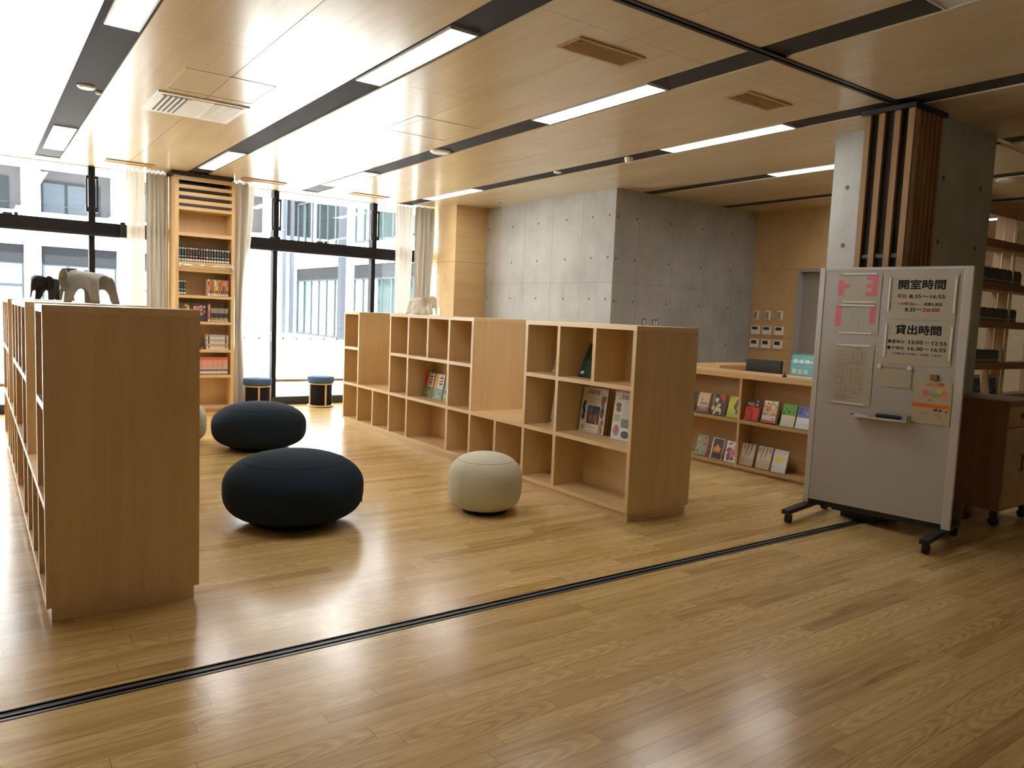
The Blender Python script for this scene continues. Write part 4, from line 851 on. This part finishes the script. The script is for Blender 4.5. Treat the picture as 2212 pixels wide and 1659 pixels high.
rowz = [b0, b0+0.022, b0+0.118, b0+0.135, b0+0.232, b0+0.248, b1]
for z_ in rowz: m.rect(a0, a1, z_-0.0006, z_+0.0006, Y_, 0)
for u_ in (a0, a0+0.018, a1): m.rect(u_-0.0006, u_+0.0006, b0, b1, Y_, 0)
for u_ in (0.098, 0.13, 0.165, 0.20, 0.232): m.rect(u_-0.0003, u_+0.0003, b0, b1, Y_, 1)
for k in range(27): m.rect(a0+0.018, a1, b0+k*0.0123-0.0003, b0+k*0.0123+0.0003, Y_, 1)
rnd = random.Random(3)
for k in range(27):
    for u_ in (0.075, 0.102, 0.135, 0.17, 0.205, 0.236):
        if rnd.random() < 0.7: m.rect(u_, u_+rnd.uniform(0.008, 0.024), b0+k*0.0123+0.0035, b0+k*0.0123+0.0085, Y_-0.0002, 2)
for u_, l_ in ((0.12, 0.012), (0.15, 0.012), (0.18, 0.055)): m.rect(u_, u_+l_, b1+0.014, b1+0.022, Y_, 2)
for k in range(4): m.rect(0.055, 0.055+(0.09, 0.20, 0.10, 0.085)[k], 0.062-k*0.011, 0.067-k*0.011, Y_, 2)
m.keep = True; put('timetable', m, [lineink, P('grid_line', (0.45, 0.42, 0.33), 0.7), P('faint_ink', (0.30, 0.28, 0.22), 0.7)], sc)
no = sheet('reading_notice', 'blank-looking small notice hung under two round magnets', 'notice', 0.452, 0.684, 1.088, 1.238, paper, off=-0.006)
m = MB(); rnd = random.Random(5); u_ = 0.022
while u_ < 0.19:
    l_ = rnd.uniform(0.004, 0.014); m.rect(u_, u_+l_, 0.139, 0.144, Y_-0.0030, 0); u_ += l_+0.004
put('printed_line', m, lineink, no)
for i, (u_, z_) in enumerate(((0.460, 1.237), (0.671, 1.236))):
    mg = solo('round_magnet', MB().lathe([(0.0175, 0.0), (0.0185, 0.004), (0.0165, 0.009), (0.010, 0.0115), (0.001, 0.012)], n=28), white, 'round white magnet at the small notice\'s top %s corner' % ('left', 'right')[i], 'magnet', on_wb(u_, z_, -0.0075), (PI/2, 0, WBR), 'round white magnets')
# flyers under a clip
fmats = [P('flyer_paper', (0.50, 0.455, 0.33), 0.6), orange, C((0.62, 0.22, 0.25)), C((0.36, 0.45, 0.50)), C((0.30, 0.42, 0.22)), C((0.66, 0.30, 0.14)), C((0.62, 0.55, 0.25)), C((0.05, 0.04, 0.09)), greyink, C((0.55, 0.30, 0.15))]
for i in range(3):
    fu = 0.705+0.019*i
    t = thing('flyer', ('orange-banded flyer, front of three fanned under the brown clip', 'orange-banded flyer, middle of three, only its left edge showing', 'orange-banded flyer, rearmost of three, left edge showing')[2-i], 'flyer', on_wb(fu, 0.850, 0), (0, 0, WBR), 'flyers under the brown clip')
    yo = -0.0035-0.0022*i
    put('sheet', MB().box(0, 0.212, yo-0.0008, yo, 0, 0.312), fmats[0], t)
    m = MB(); y1 = yo-0.0014
    m.rect(0.0, 0.206, 0.118, 0.143, y1, 1).rect(0.042, 0.160, 0.272, 0.281, y1, 1).rect(0.045, 0.115, 0.286, 0.293, y1, 9).rect(0.125, 0.160, 0.284, 0.296, y1, 8)
    m.rect(0.004, 0.206, 0.030, 0.031, y1, 9).rect(0.206, 0.2068, 0.03, 0.30, y1, 9)
    for (cu, cz_, ru, rz_, mi) in ((0.048, 0.218, 0.024, 0.026, 2), (0.092, 0.228, 0.022, 0.022, 3), (0.112, 0.208, 0.038, 0.017, 4), (0.166, 0.220, 0.024, 0.026, 5), (0.13, 0.238, 0.02, 0.012, 6), (0.020, 0.185, 0.008, 0.005, 5), (0.075, 0.172, 0.009, 0.008, 8), (0.165, 0.172, 0.008, 0.006, 5)): m.ell(cu, cz_, ru, rz_, y1-0.0002-0.00002*mi, mi)
    m.rect(0.105, 0.130, 0.096, 0.112, y1, 7).ell(0.148, 0.102, 0.010, 0.009, y1, 7).ell(0.186, 0.096, 0.008, 0.005, y1, 7, rot=0.6)
    for z_, a_, c_ in ((0.075, 0.02, 0.07), (0.066, 0.02, 0.06), (0.068, 0.12, 0.16), (0.060, 0.11, 0.16), (0.052, 0.13, 0.165)): m.rect(a_, c_, z_, z_+0.003, y1, 8)
    m.keep = True; put('flyer_print', m, fmats, t)
solo('magnet_clip', MB().rbox(0, 0.050, -0.024, -0.0005, 0, 0.040, 0.004), P('clip_brown', (0.32, 0.15, 0.07), 0.5), 'brown magnetic clip holding the orange flyers', 'clip', on_wb(0.808, 1.163, 0), (0, 0, WBR))
for lab, a in (('white magnet bar along the left edge of the opening hours poster', (0.478, 0.492, 1.645, 1.890)), ('white magnet bar along the right edge of the opening hours poster', (0.910, 0.924, 1.643, 1.884)), ('white magnet bar along the left edge of the lending hours poster', (0.477, 0.491, 1.308, 1.552)), ('white magnet bar along the right edge of the lending hours poster', (0.910, 0.924, 1.305, 1.546)),
               ('white magnet bar across the top of the upper calendar', (0.145, 0.388, 1.912, 1.924)), ('white magnet bar across the foot of the upper calendar', (0.150, 0.392, 1.7005, 1.7125)), ('white magnet bar across the top of the lower calendar', (0.142, 0.386, 1.675, 1.687)), ('white magnet bar across the foot of the lower calendar', (0.140, 0.383, 1.468, 1.480)),
               ('white magnet bar across the top of the timetable sheet', (0.140, 0.384, 1.373, 1.386)), ('white magnet bar across the foot of the timetable sheet', (0.130, 0.371, 0.930, 0.943))): bar(lab, *a)
es_ = thing('board_eraser', 'dark whiteboard eraser lying on the tray', 'eraser', on_wb(0.474, 0.8495, -0.062), (0, 0, WBR))
put('grip', MB().rbox(0, 0.172, 0.0, 0.045, 0.014, 0.036, 0.008), P('eraser_dark', (0.02, 0.028, 0.03), 0.6), es_)
put('felt_pad', MB().rbox(0.004, 0.168, 0.003, 0.042, 0.0, 0.0135, 0.002), felt, es_)
pn = thing('board_pen', 'white board pen with dark cap on the tray, left of the eraser', 'pen', on_wb(0.292, 0.8575, -0.040), (0, 0, WBR))
put('barrel', MB().tube([(0.03, 0, 0), (0.145, 0, 0)], 0.0075), white, pn)
put('cap', MB().tube([(0.0, 0, 0), (0.03, 0, 0)], 0.008), P('cap_dark', (0.03, 0.02, 0.03), 0.4), pn)
put('end_plug', MB().tube([(0.145, 0, 0), (0.160, 0, 0)], 0.0078), redink, pn)

# ================================================================== FOLDING SLATTED SCREEN
fs_ = thing('folding_screen', 'stack of folded cedar slat screens parked against the concrete pillar', 'screen', (5.62, 2.95, 0))
for k in range(7):
    x_ = 0.0+k*0.066
    fp = put('screen_panel', MB().box(x_, x_+0.030, 0.0, 0.045, 0.10, 3.13), cedar, fs_)
    if k in (0, 6):
        for ya in (0.105, 0.225, 0.335): put('slat', MB().box(x_, x_+0.030, ya, ya+0.045, 0.10, 3.13), cedar, fp)
    else: put('slat', MB().box(x_+0.004, x_+0.026, 0.335, 0.38, 0.10, 3.13), cedar, fp)
    if k < 6: put('gap_shade_sheet', MB().box(x_+0.034, x_+0.040, 0.05, 0.375, 0.10, 3.13), P('gap_shade_black', (0.02, 0.017, 0.015), 0.8), fp)  # black sheet added so the gaps between slats look shaded
    put('cross_bar', MB().box(x_+0.016, x_+0.026, 0.045, 0.335, 2.05, 2.08).box(x_+0.016, x_+0.026, 0.045, 0.335, 0.95, 0.98), black, fp)
put('head_frame', MB().box(-0.025, 0.455, -0.02, 0.40, 3.131, 3.165), black, fs_)
put('foot_frame', MB().box(-0.015, 0.445, -0.01, 0.39, 0.055, 0.099).box(0.02, 0.40, 0.05, 0.33, 0.012, 0.055), black, fs_)
put('hanger', MB().box(0.10, 0.13, 0.14, 0.17, 3.165, 3.186).box(0.30, 0.33, 0.14, 0.17, 3.165, 3.186).box(0.10, 0.13, 0.14, 0.17, 0.0025, 0.012).box(0.30, 0.33, 0.14, 0.17, 0.0025, 0.012), black, fs_)

# ================================================================== RIGHT BACKGROUND: trolley, wall shelf, books
tr_ = thing('trolley_cabinet', 'dark wooden drawer trolley on casters behind the whiteboard', 'cabinet', (6.50, 2.49, 0))
trm = wood('trolley_wood', 2, (0.20, 0.11, 0.05), (0.28, 0.16, 0.075), rough=0.5)
put('carcass', MB().rbox(0, 0.62, 0, 0.50, 0.125, 0.975, 0.003), trm, tr_)
put('top_board', MB().rbox(-0.006, 0.63, -0.006, 0.506, 0.9755, 0.996, 0.003), trm, tr_)
dr = put('drawer', MB().rbox(0.015, 0.605, -0.014, -0.0005, 0.79, 0.955, 0.002), wood('trolley_front', 0, (0.36, 0.22, 0.11), (0.46, 0.30, 0.16), rough=0.5), tr_)
put('drawer_pull', MB().box(0.22, 0.40, -0.019, -0.0145, 0.85, 0.90), P('pull_dark', (0.10, 0.05, 0.03), 0.5), dr)
for a, c in ((0.015, 0.308), (0.312, 0.605)):
    dd = put('door', MB().rbox(a, c, -0.014, -0.0005, 0.145, 0.78, 0.002), MATS['trolley_front'], tr_)
    hx = c-0.03 if a < 0.1 else a+0.03
    put('door_pull', MB().tube([(hx, -0.014, 0.44), (hx, -0.035, 0.44), (hx, -0.035, 0.56), (hx, -0.014, 0.56)], 0.005), blackp, dd)
for (a, c) in ((0.04, 0.04), (0.58, 0.04), (0.04, 0.46), (0.58, 0.46)):
    mb = MB(); n = 18
    vs = [(a+d_, c+0.036*math.cos(2*PI*i/n), 0.0365+0.036*math.sin(2*PI*i/n)) for d_ in (-0.014, 0.014) for i in range(n)]
    mb.add(vs, [tuple(range(n))[::-1], tuple(range(n, 2*n))]+[(i, (i+1) % n, n+(i+1) % n, n+i) for i in range(n)])
    mb.box(a-0.02, a+0.02, c-0.02, c+0.025, 0.074, 0.124).box(a-0.02, a-0.0145, c-0.018, c+0.018, 0.03, 0.08).box(a+0.0145, a+0.02, c-0.018, c+0.018, 0.03, 0.08)
    put('caster', mb, blackp, tr_)
ws = thing('wall_bookshelf', 'large beech wall shelf with dim rows of books, seen right of the pillar', 'bookshelf', (9.95, 4.42, 0))
bee = wood('beech_shelf', 2, (0.42, 0.29, 0.17), (0.52, 0.37, 0.23), rough=0.5)
for z0, z1 in ((0.05, 0.15), (0.61, 0.70), (1.05, 1.145), (1.595, 1.69), (2.085, 2.185), (2.62, 2.725)): put('shelf_board', MB().box(0, 3.8, 0.0, 0.26, z0, z1), trm, ws)
for xu in (0.02, 1.35, 2.60, 3.76):
    up = put('upright', MB().box(xu, xu+0.022, 0.004, 0.27, 0.0, 3.185), bee, ws)
    put('slotted_rail', MB().box(xu-0.003, xu, 0.03, 0.044, 0.2, 3.1).box(xu-0.003, xu, 0.16, 0.174, 0.2, 3.1), chrome, up)
put('top_fascia', MB().box(0, 3.8, 0.02, 0.04, 3.03, 3.183), bee, ws)
dkc = [(0.035, 0.06, 0.06), (0.06, 0.07, 0.05), (0.05, 0.035, 0.03), (0.10, 0.09, 0.07), (0.03, 0.045, 0.035), (0.07, 0.055, 0.045)]
dkn = ['dark teal', 'olive grey', 'brown black', 'grey tan', 'dark green', 'dull brown']
def dark_row(z, xa, n, pitch, h, d_, word, grp, first=0):
    for i in range(n):
        c = dkc[(i*7+n) % 6]; hh = h*(0.86+0.14*abs(math.sin(i*1.9+n)))
        b_ = solo('library_book', MB().box(0, pitch-0.001, 0, d_, 0, hh, 0).rect(0.003, pitch-0.004, 0.02, 0.04, -0.0006, 1), [C(c), P('dim_label', (0.34, 0.32, 0.27), 0.7)], '%s book, %s from left on the %s shelf right of the pillar' % (dkn[(i*7+n) % 6], ORD[i+first], word), 'book', (xa+i*pitch, 4.425, z+0.0005), group=grp)
dark_row(2.185, 11.33, 5, 0.047, 0.180, 0.16, 'highest filled', 'books on the highest filled shelf', 19)
dark_row(2.185, 10.37, 19, 0.047, 0.185, 0.16, 'highest filled', 'books on the highest filled shelf')
dark_row(1.69, 11.33, 4, 0.047, 0.165, 0.14, 'second filled', 'books on the second filled shelf', 19)
dark_row(1.69, 10.36, 19, 0.047, 0.165, 0.14, 'second filled', 'books on the second filled shelf')
dark_row(1.145, 10.36, 16, 0.046, 0.165, 0.14, 'third filled', 'books on the third filled shelf')
for i, (xm, wd, c, nm) in enumerate(((10.36, 0.15, (0.25, 0.25, 0.24), 'grey magazine'), (10.52, 0.20, (0.04, 0.09, 0.32), 'blue magazine with a yellow top'), (10.98, 0.21, (0.04, 0.07, 0.20), 'dark blue magazine'))):
    t = thing('magazine', nm+' standing on the lowest visible shelf right of the pillar', 'magazine', (xm, 4.44, 0.7015), (-0.12, 0, 0))
    put('cover', MB().box(0, wd, 0, 0.006, 0, 0.28), C(c), t)
    m = MB().rect(0.005, wd-0.005, 0.235, 0.275, -0.0008, 0); blobs(m, 6, wd, 0.2, 2, -0.001, 0.3, i+40)
    put('cover_art', m, [C((0.5, 0.42, 0.10)) if i else C((0.40, 0.38, 0.30)), C(tuple(min(1, x*1.6) for x in c))], t)

# ================================================================== CEILING FITTINGS
def panel_light(label, xa, xb, ya, yb, on=True):
    t = thing('ceiling_light', label, 'ceiling light', ((xa+xb)/2, (ya+yb)/2, Zc), group='recessed ceiling lights')
    w, l = (xb-xa)/2, (yb-ya)/2
    put('frame', MB().box(-w-0.012, -w, -l-0.012, l+0.012, -0.004, 0.010).box(w, w+0.012, -l-0.012, l+0.012, -0.004, 0.010).box(-w, w, -l-0.012, -l, -0.004, 0.010).box(-w, w, l, l+0.012, -0.004, 0.010), alu, t)
    put('diffuser', MB().box(-w, w, -l, l, 0.001, 0.009), lampm if on else lampoff, t)
L_ = [('left-edge strip, near end', 0.705, 0.885, 4.10, 5.455), ('left-edge strip, far end by the window', 0.705, 0.885, 8.985, 10.40), ('second strip from left, near end', 2.362, 2.540, 4.075, 5.43), ('second strip from left, above the tall bookcase', 2.374, 2.552, 8.93, 10.31), ('middle strip, near end', 3.985, 4.172, 4.045, 5.415), ('middle strip, far end by the window', 3.985, 4.178, 8.90, 10.275), ('fourth strip from left, near end', 5.570, 5.752, 4.04, 5.415), ('fourth strip from left, far end near the concrete wall', 5.570, 5.745, 8.90, 10.27), ('strip cut by the pillar, before the concrete wall', 7.285, 7.465, 4.05, 5.42)]
for lab, *a in L_: panel_light('lit ceiling light in the '+lab, *a)
panel_light('unseen lit ceiling light added behind the pillar over the counter', 8.86, 9.05, 4.05, 5.42)  # unseen lamp added to light the wall bookshelf
panel_light('unseen lit ceiling light behind the wall bookshelf, nearer one', 10.48, 10.66, 5.0, 6.37)  # two unseen lamps put in to brighten the space behind the bookshelf
panel_light('unseen lit ceiling light behind the wall bookshelf, farther one', 12.10, 12.28, 5.0, 6.37)
panel_light('lit ceiling light in the strip beyond the left edge', -0.94, -0.76, 8.985, 10.40)
panel_light('unlit ceiling light at the top right corner of the view', 4.000, 4.185, 0.70, 2.078, False)
def vent(label, xa, xb, ya, yb, nsl):
    t = thing('air_vent', label, 'vent', ((xa+xb)/2, (ya+yb)/2, Zc), group='ceiling vents')
    w, l = (xb-xa)/2, (yb-ya)/2; f_ = 0.024
    put('frame', MB().box(-w, w, -l, -l+f_, -0.008, -0.0005).box(-w, w, l-f_, l, -0.008, -0.0005).box(-w, -w+f_, -l+f_, l-f_, -0.008, -0.0005).box(w-f_, w, -l+f_, l-f_, -0.008, -0.0005), vent_w, t)
    put('cavity', MB().box(-w+f_, w-f_, -l+f_, l-f_, -0.0014, -0.0006), vent_in, t)
    for k in range(nsl):
        y_ = -l+f_+(k+0.5)*(2*l-2*f_)/nsl; put('slat', MB().box(-w+f_, w-f_, y_-0.0042, y_+0.0042, -0.007, -0.0016), vent_w, t)
vent('wood-coloured slatted vent between the second and middle light strips', 3.012, 3.570, 3.652, 3.880, 9)
vent('wood-coloured slatted vent between the middle and fourth light strips', 4.605, 5.128, 3.645, 3.868, 9)
for lab, xa, xb in (('slot vent in front of the left window bay', 1.36, 1.90), ('slot vent right of the tall bookcase', 3.00, 3.585), ('slot vent before the right window mullion', 4.57, 5.15)):
    t = thing('slot_vent', lab, 'vent', ((xa+xb)/2, 10.64, Zc), group='slot vents by the window'); w = (xb-xa)/2
    put('frame', MB().box(-w, w, -0.10, -0.085, -0.010, -0.0005).box(-w, w, 0.085, 0.10, -0.010, -0.0005).box(-w, -w+0.02, -0.085, 0.085, -0.010, -0.0005).box(w-0.02, w, -0.085, 0.085, -0.010, -0.0005), vent_w, t)
    put('blade', MB().box(-w+0.02, w-0.02, -0.07, 0.07, -0.006, -0.0015), vent_w, t)
ac = thing('ceiling_air_conditioner', 'square white ceiling air conditioner panel with louvres and grille', 'air conditioner', (1.255, 6.825, Zc))
put('panel', MB().box(0, 0.73, 0, 0.74, -0.010, -0.0005).box(0.27, 0.43, 0.05, 0.69, -0.014, -0.0105), white, ac)
put('louvre_slot', MB().rect(0, 0, 0, 0) if False else MB().box(0.045, 0.245, 0.06, 0.67, -0.0115, -0.0105), P('slot_dark', (0.10, 0.075, 0.07), 0.7), ac)
for k in range(6): put('louvre', MB().box(0.043+k*0.041, 0.043+k*0.041+0.018, 0.058, 0.672, -0.020, -0.012), white, ac)
put('grille', MB().box(0.445, 0.69, 0.05, 0.66, -0.013, -0.0105), P('grille_pale', (0.66, 0.64, 0.58), 0.5), ac)
for k in range(12): put('grille_bar', MB().box(0.447+k*0.0204, 0.447+k*0.0204+0.012, 0.05, 0.66, -0.018, -0.0132), white, ac)
def hatch(label, xa, xb, ya, yb):
    t = 0.007
    solo('ceiling_hatch', MB().box(xa, xb, ya, ya+t, -0.002, 0.0).box(xa, xb, yb-t, yb, -0.002, 0.0).box(xa, xa+t, ya+t, yb-t, -0.002, 0.0).box(xb-t, xb, ya+t, yb-t, -0.002, 0.0).box((xa+xb)/2-0.02, (xa+xb)/2+0.02, ya-0.004, ya, -0.004, 0.0), P('hatch_frame', (0.50, 0.40, 0.26), 0.4), label, 'hatch', (0, 0, Zc-0.0005))
hatch('square ceiling hatch frame in front of the air conditioner', 1.292, 1.957, 6.035, 6.705)
hatch('square ceiling hatch frame between the second and middle light strips', 3.174, 3.829, 6.016, 6.675)
def disc(name, label, cat, x, y, r_, drop, rim=True, group=None):
    t = thing(name, label, cat, (x, y, Zc+(0.0115 if name != 'downlight' and any(a < x < b_ for a, b_ in strips) else 0)), group=group)
    put('rim', MB().lathe([(r_*0.82, -drop*0.5), (r_, -drop*0.4), (r_, -0.0005)], n=40, cap=False).lathe([(r_, -drop*0.4), (r_*0.82, -drop)], n=40, cap=False), white, t)
    put('cover', MB().lathe([(r_*0.82, -drop), (r_*0.5, -drop*1.06), (r_*0.02, -drop*1.08)], n=40, cap=False), white if rim else strip_m, t)
disc('ceiling_speaker', 'small round white speaker in the left-edge ceiling strip', 'speaker', 0.785, 7.19, 0.067, 0.018)
disc('ceiling_speaker', 'large round white speaker straddling the middle ceiling strip', 'speaker', 4.082, 7.18, 0.112, 0.022)
disc('ceiling_sensor', 'small round sensor in the fourth ceiling strip', 'sensor', 5.642, 7.135, 0.050, 0.016)
disc('smoke_detector', 'white smoke detector hanging in the fourth ceiling strip', 'smoke detector', 5.655, 5.955, 0.046, 0.050)
disc('downlight', 'small dark downlight in the veneer before the plywood pier', 'downlight', 6.482, 9.56, 0.042, 0.008, False)
disc('ceiling_speaker', 'round pale speaker in the ceiling right of the pillar', 'speaker', 9.20, 3.76, 0.105, 0.02)
disc('ceiling_sensor', 'tiny white sensor at the edge of the left ceiling strip', 'sensor', 0.885, 7.30, 0.022, 0.02)

# ================================================================== OUTSIDE
struct('ground', MB().box(-40, 60, 11.45, 44.5, -0.2, -0.03), deck)
struct('trim_eave', MB().box(-6.2, 14.7, 11.445, 12.35, Zc+0.03, Zc+0.25), ext_w)
bn = thing('garden_bench', 'long pale wooden bench outside the window', 'bench', (0, 12.3, 0))
put('seat_board', MB().rbox(-4.0, 6.6, -0.18, 0.18, 0.262, 0.302, 0.004), benchw, bn)
for k in range(6): put('leg', MB().box(-3.5+k*1.76, -3.44+k*1.76, -0.15, 0.15, -0.03, 0.262), ext_f, bn)
fb = thing('courtyard_building', 'white courtyard building with deep window recesses, facing the windows', 'building', (0, 42, 0))
PX, OW = 3.87, 3.19
wbm = MB()
for k in range(-9, 4):
    xo = 2.68+k*PX
    wbm.box(xo-(PX-OW), xo, 0, 2.2, -0.03, 14)
    if k in (2, 3): wbm.box(xo, xo+OW, 0, 0.4, -0.03, 3.83)
    if True:
        wbm.box(xo, xo+OW, 0, 0.4, 3.83, 5.37).box(xo, xo+OW, 0.0, 2.2, 7.62, 9.4).box(xo, xo+OW, 0, 0.4, 11.6, 14)
wbm.box(-40, 18, 0.3, 2.2, 3.9, 5.3)
put('white_wall', wbm, ext_w, fb)
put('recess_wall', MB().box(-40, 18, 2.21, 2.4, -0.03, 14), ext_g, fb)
for k in range(-5, 2):
    xo = 2.68+k*PX
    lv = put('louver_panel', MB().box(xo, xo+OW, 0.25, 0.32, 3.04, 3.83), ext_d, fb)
    lw_ = put('window_frame', MB().box(xo, xo+OW, 0.30, 0.38, 2.95, 3.05).box(xo, xo+0.08, 0.3, 0.38, -0.03, 2.95).box(xo+OW-0.08, xo+OW, 0.3, 0.38, -0.03, 2.95).box(xo+1.05, xo+1.15, 0.3, 0.38, -0.03, 2.95).box(xo+0.08, xo+OW-0.08, 0.3, 0.38, 1.9, 2.0), ext_f, fb)
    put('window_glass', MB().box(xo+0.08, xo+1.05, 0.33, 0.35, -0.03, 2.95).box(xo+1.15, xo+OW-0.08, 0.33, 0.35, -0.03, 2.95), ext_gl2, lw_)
    uw = put('window_frame', MB().box(xo+0.15, xo+2.7, 2.12, 2.2, 7.0, 7.12).box(xo+0.15, xo+0.25, 2.12, 2.2, 5.3, 7.0).box(xo+1.15, xo+1.28, 2.12, 2.2, 5.3, 7.0).box(xo+2.2, xo+2.70, 2.12, 2.2, 5.3, 7.0), ext_f, fb)
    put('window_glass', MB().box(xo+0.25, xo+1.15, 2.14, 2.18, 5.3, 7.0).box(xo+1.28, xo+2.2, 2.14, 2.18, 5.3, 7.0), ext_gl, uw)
    put('railing', MB().tube([(xo+0.05, 0.5, 5.75), (xo+OW-0.05, 0.5, 5.75)], 0.02, 6), ext_f, fb)
for xp in (14.02, 14.46): put('downpipe', MB().box(xp, xp+0.17, -0.25, -0.01, -0.03, 12), P('pipe_grey', (0.035, 0.042, 0.052), 0.8, 0.1), fb)
wg = thing('courtyard_wing', 'glass-fronted white side wing across the courtyard, right of the window', 'building', (14.7, 20, 0))
put('white_slab', MB().box(0, 6, -3, 21.9, 3.54, 4.54).box(0, 6, -3, 21.9, 7.55, 9.0).box(-0.02, 0.5, 13.9, 14.6, -0.03, 9.0), ext_w, wg)
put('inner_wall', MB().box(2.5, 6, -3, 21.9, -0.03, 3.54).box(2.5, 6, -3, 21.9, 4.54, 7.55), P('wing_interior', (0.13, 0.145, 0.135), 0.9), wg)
for (y0, y1) in ((15.1, 21.6), (0.0, 13.8)):
    n = int((y1-y0)/0.93)
    for z0, z1, lz in ((-0.03, 2.93, True), (4.54, 7.10, True)):
        fr_ = put('window_frame', MB().box(0.05, 0.15, y0, y1, z1-0.08, z1).box(0.05, 0.15, y0, y1, z0, z0+0.12), P('wing_frame', (0.035, 0.043, 0.047), 0.8, 0.1), wg)
        mb = MB()
        for k in range(n+1):
            yk = y0+(y1-y0)*k/n; mb.box(0.05, 0.16, yk-0.028, yk+0.028, z0, z1)
        put('mullions', mb, MATS['wing_frame'], fr_)
        put('window_glass', MB().box(0.09, 0.11, y0, y1, z0, z1), glassy('wing_glass', (0.80, 0.90, 0.90), 0.06), fr_)
    m = MB().box(0.06, 0.10, y0, y1, 2.93, 3.54).box(0.06, 0.10, y0, y1, 7.10, 7.55)
    for k in range(12): m.box(0.02, 0.06, y0, y1, 2.95+k*0.05, 2.97+k*0.05, 1)
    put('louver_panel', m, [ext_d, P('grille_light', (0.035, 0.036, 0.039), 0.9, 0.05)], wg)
put('steel_column', MB().box(-0.25, 0.05, 14.62, 15.05, -0.03, 9), P('column_grey', (0.025, 0.028, 0.034), 0.8, 0.1), wg)
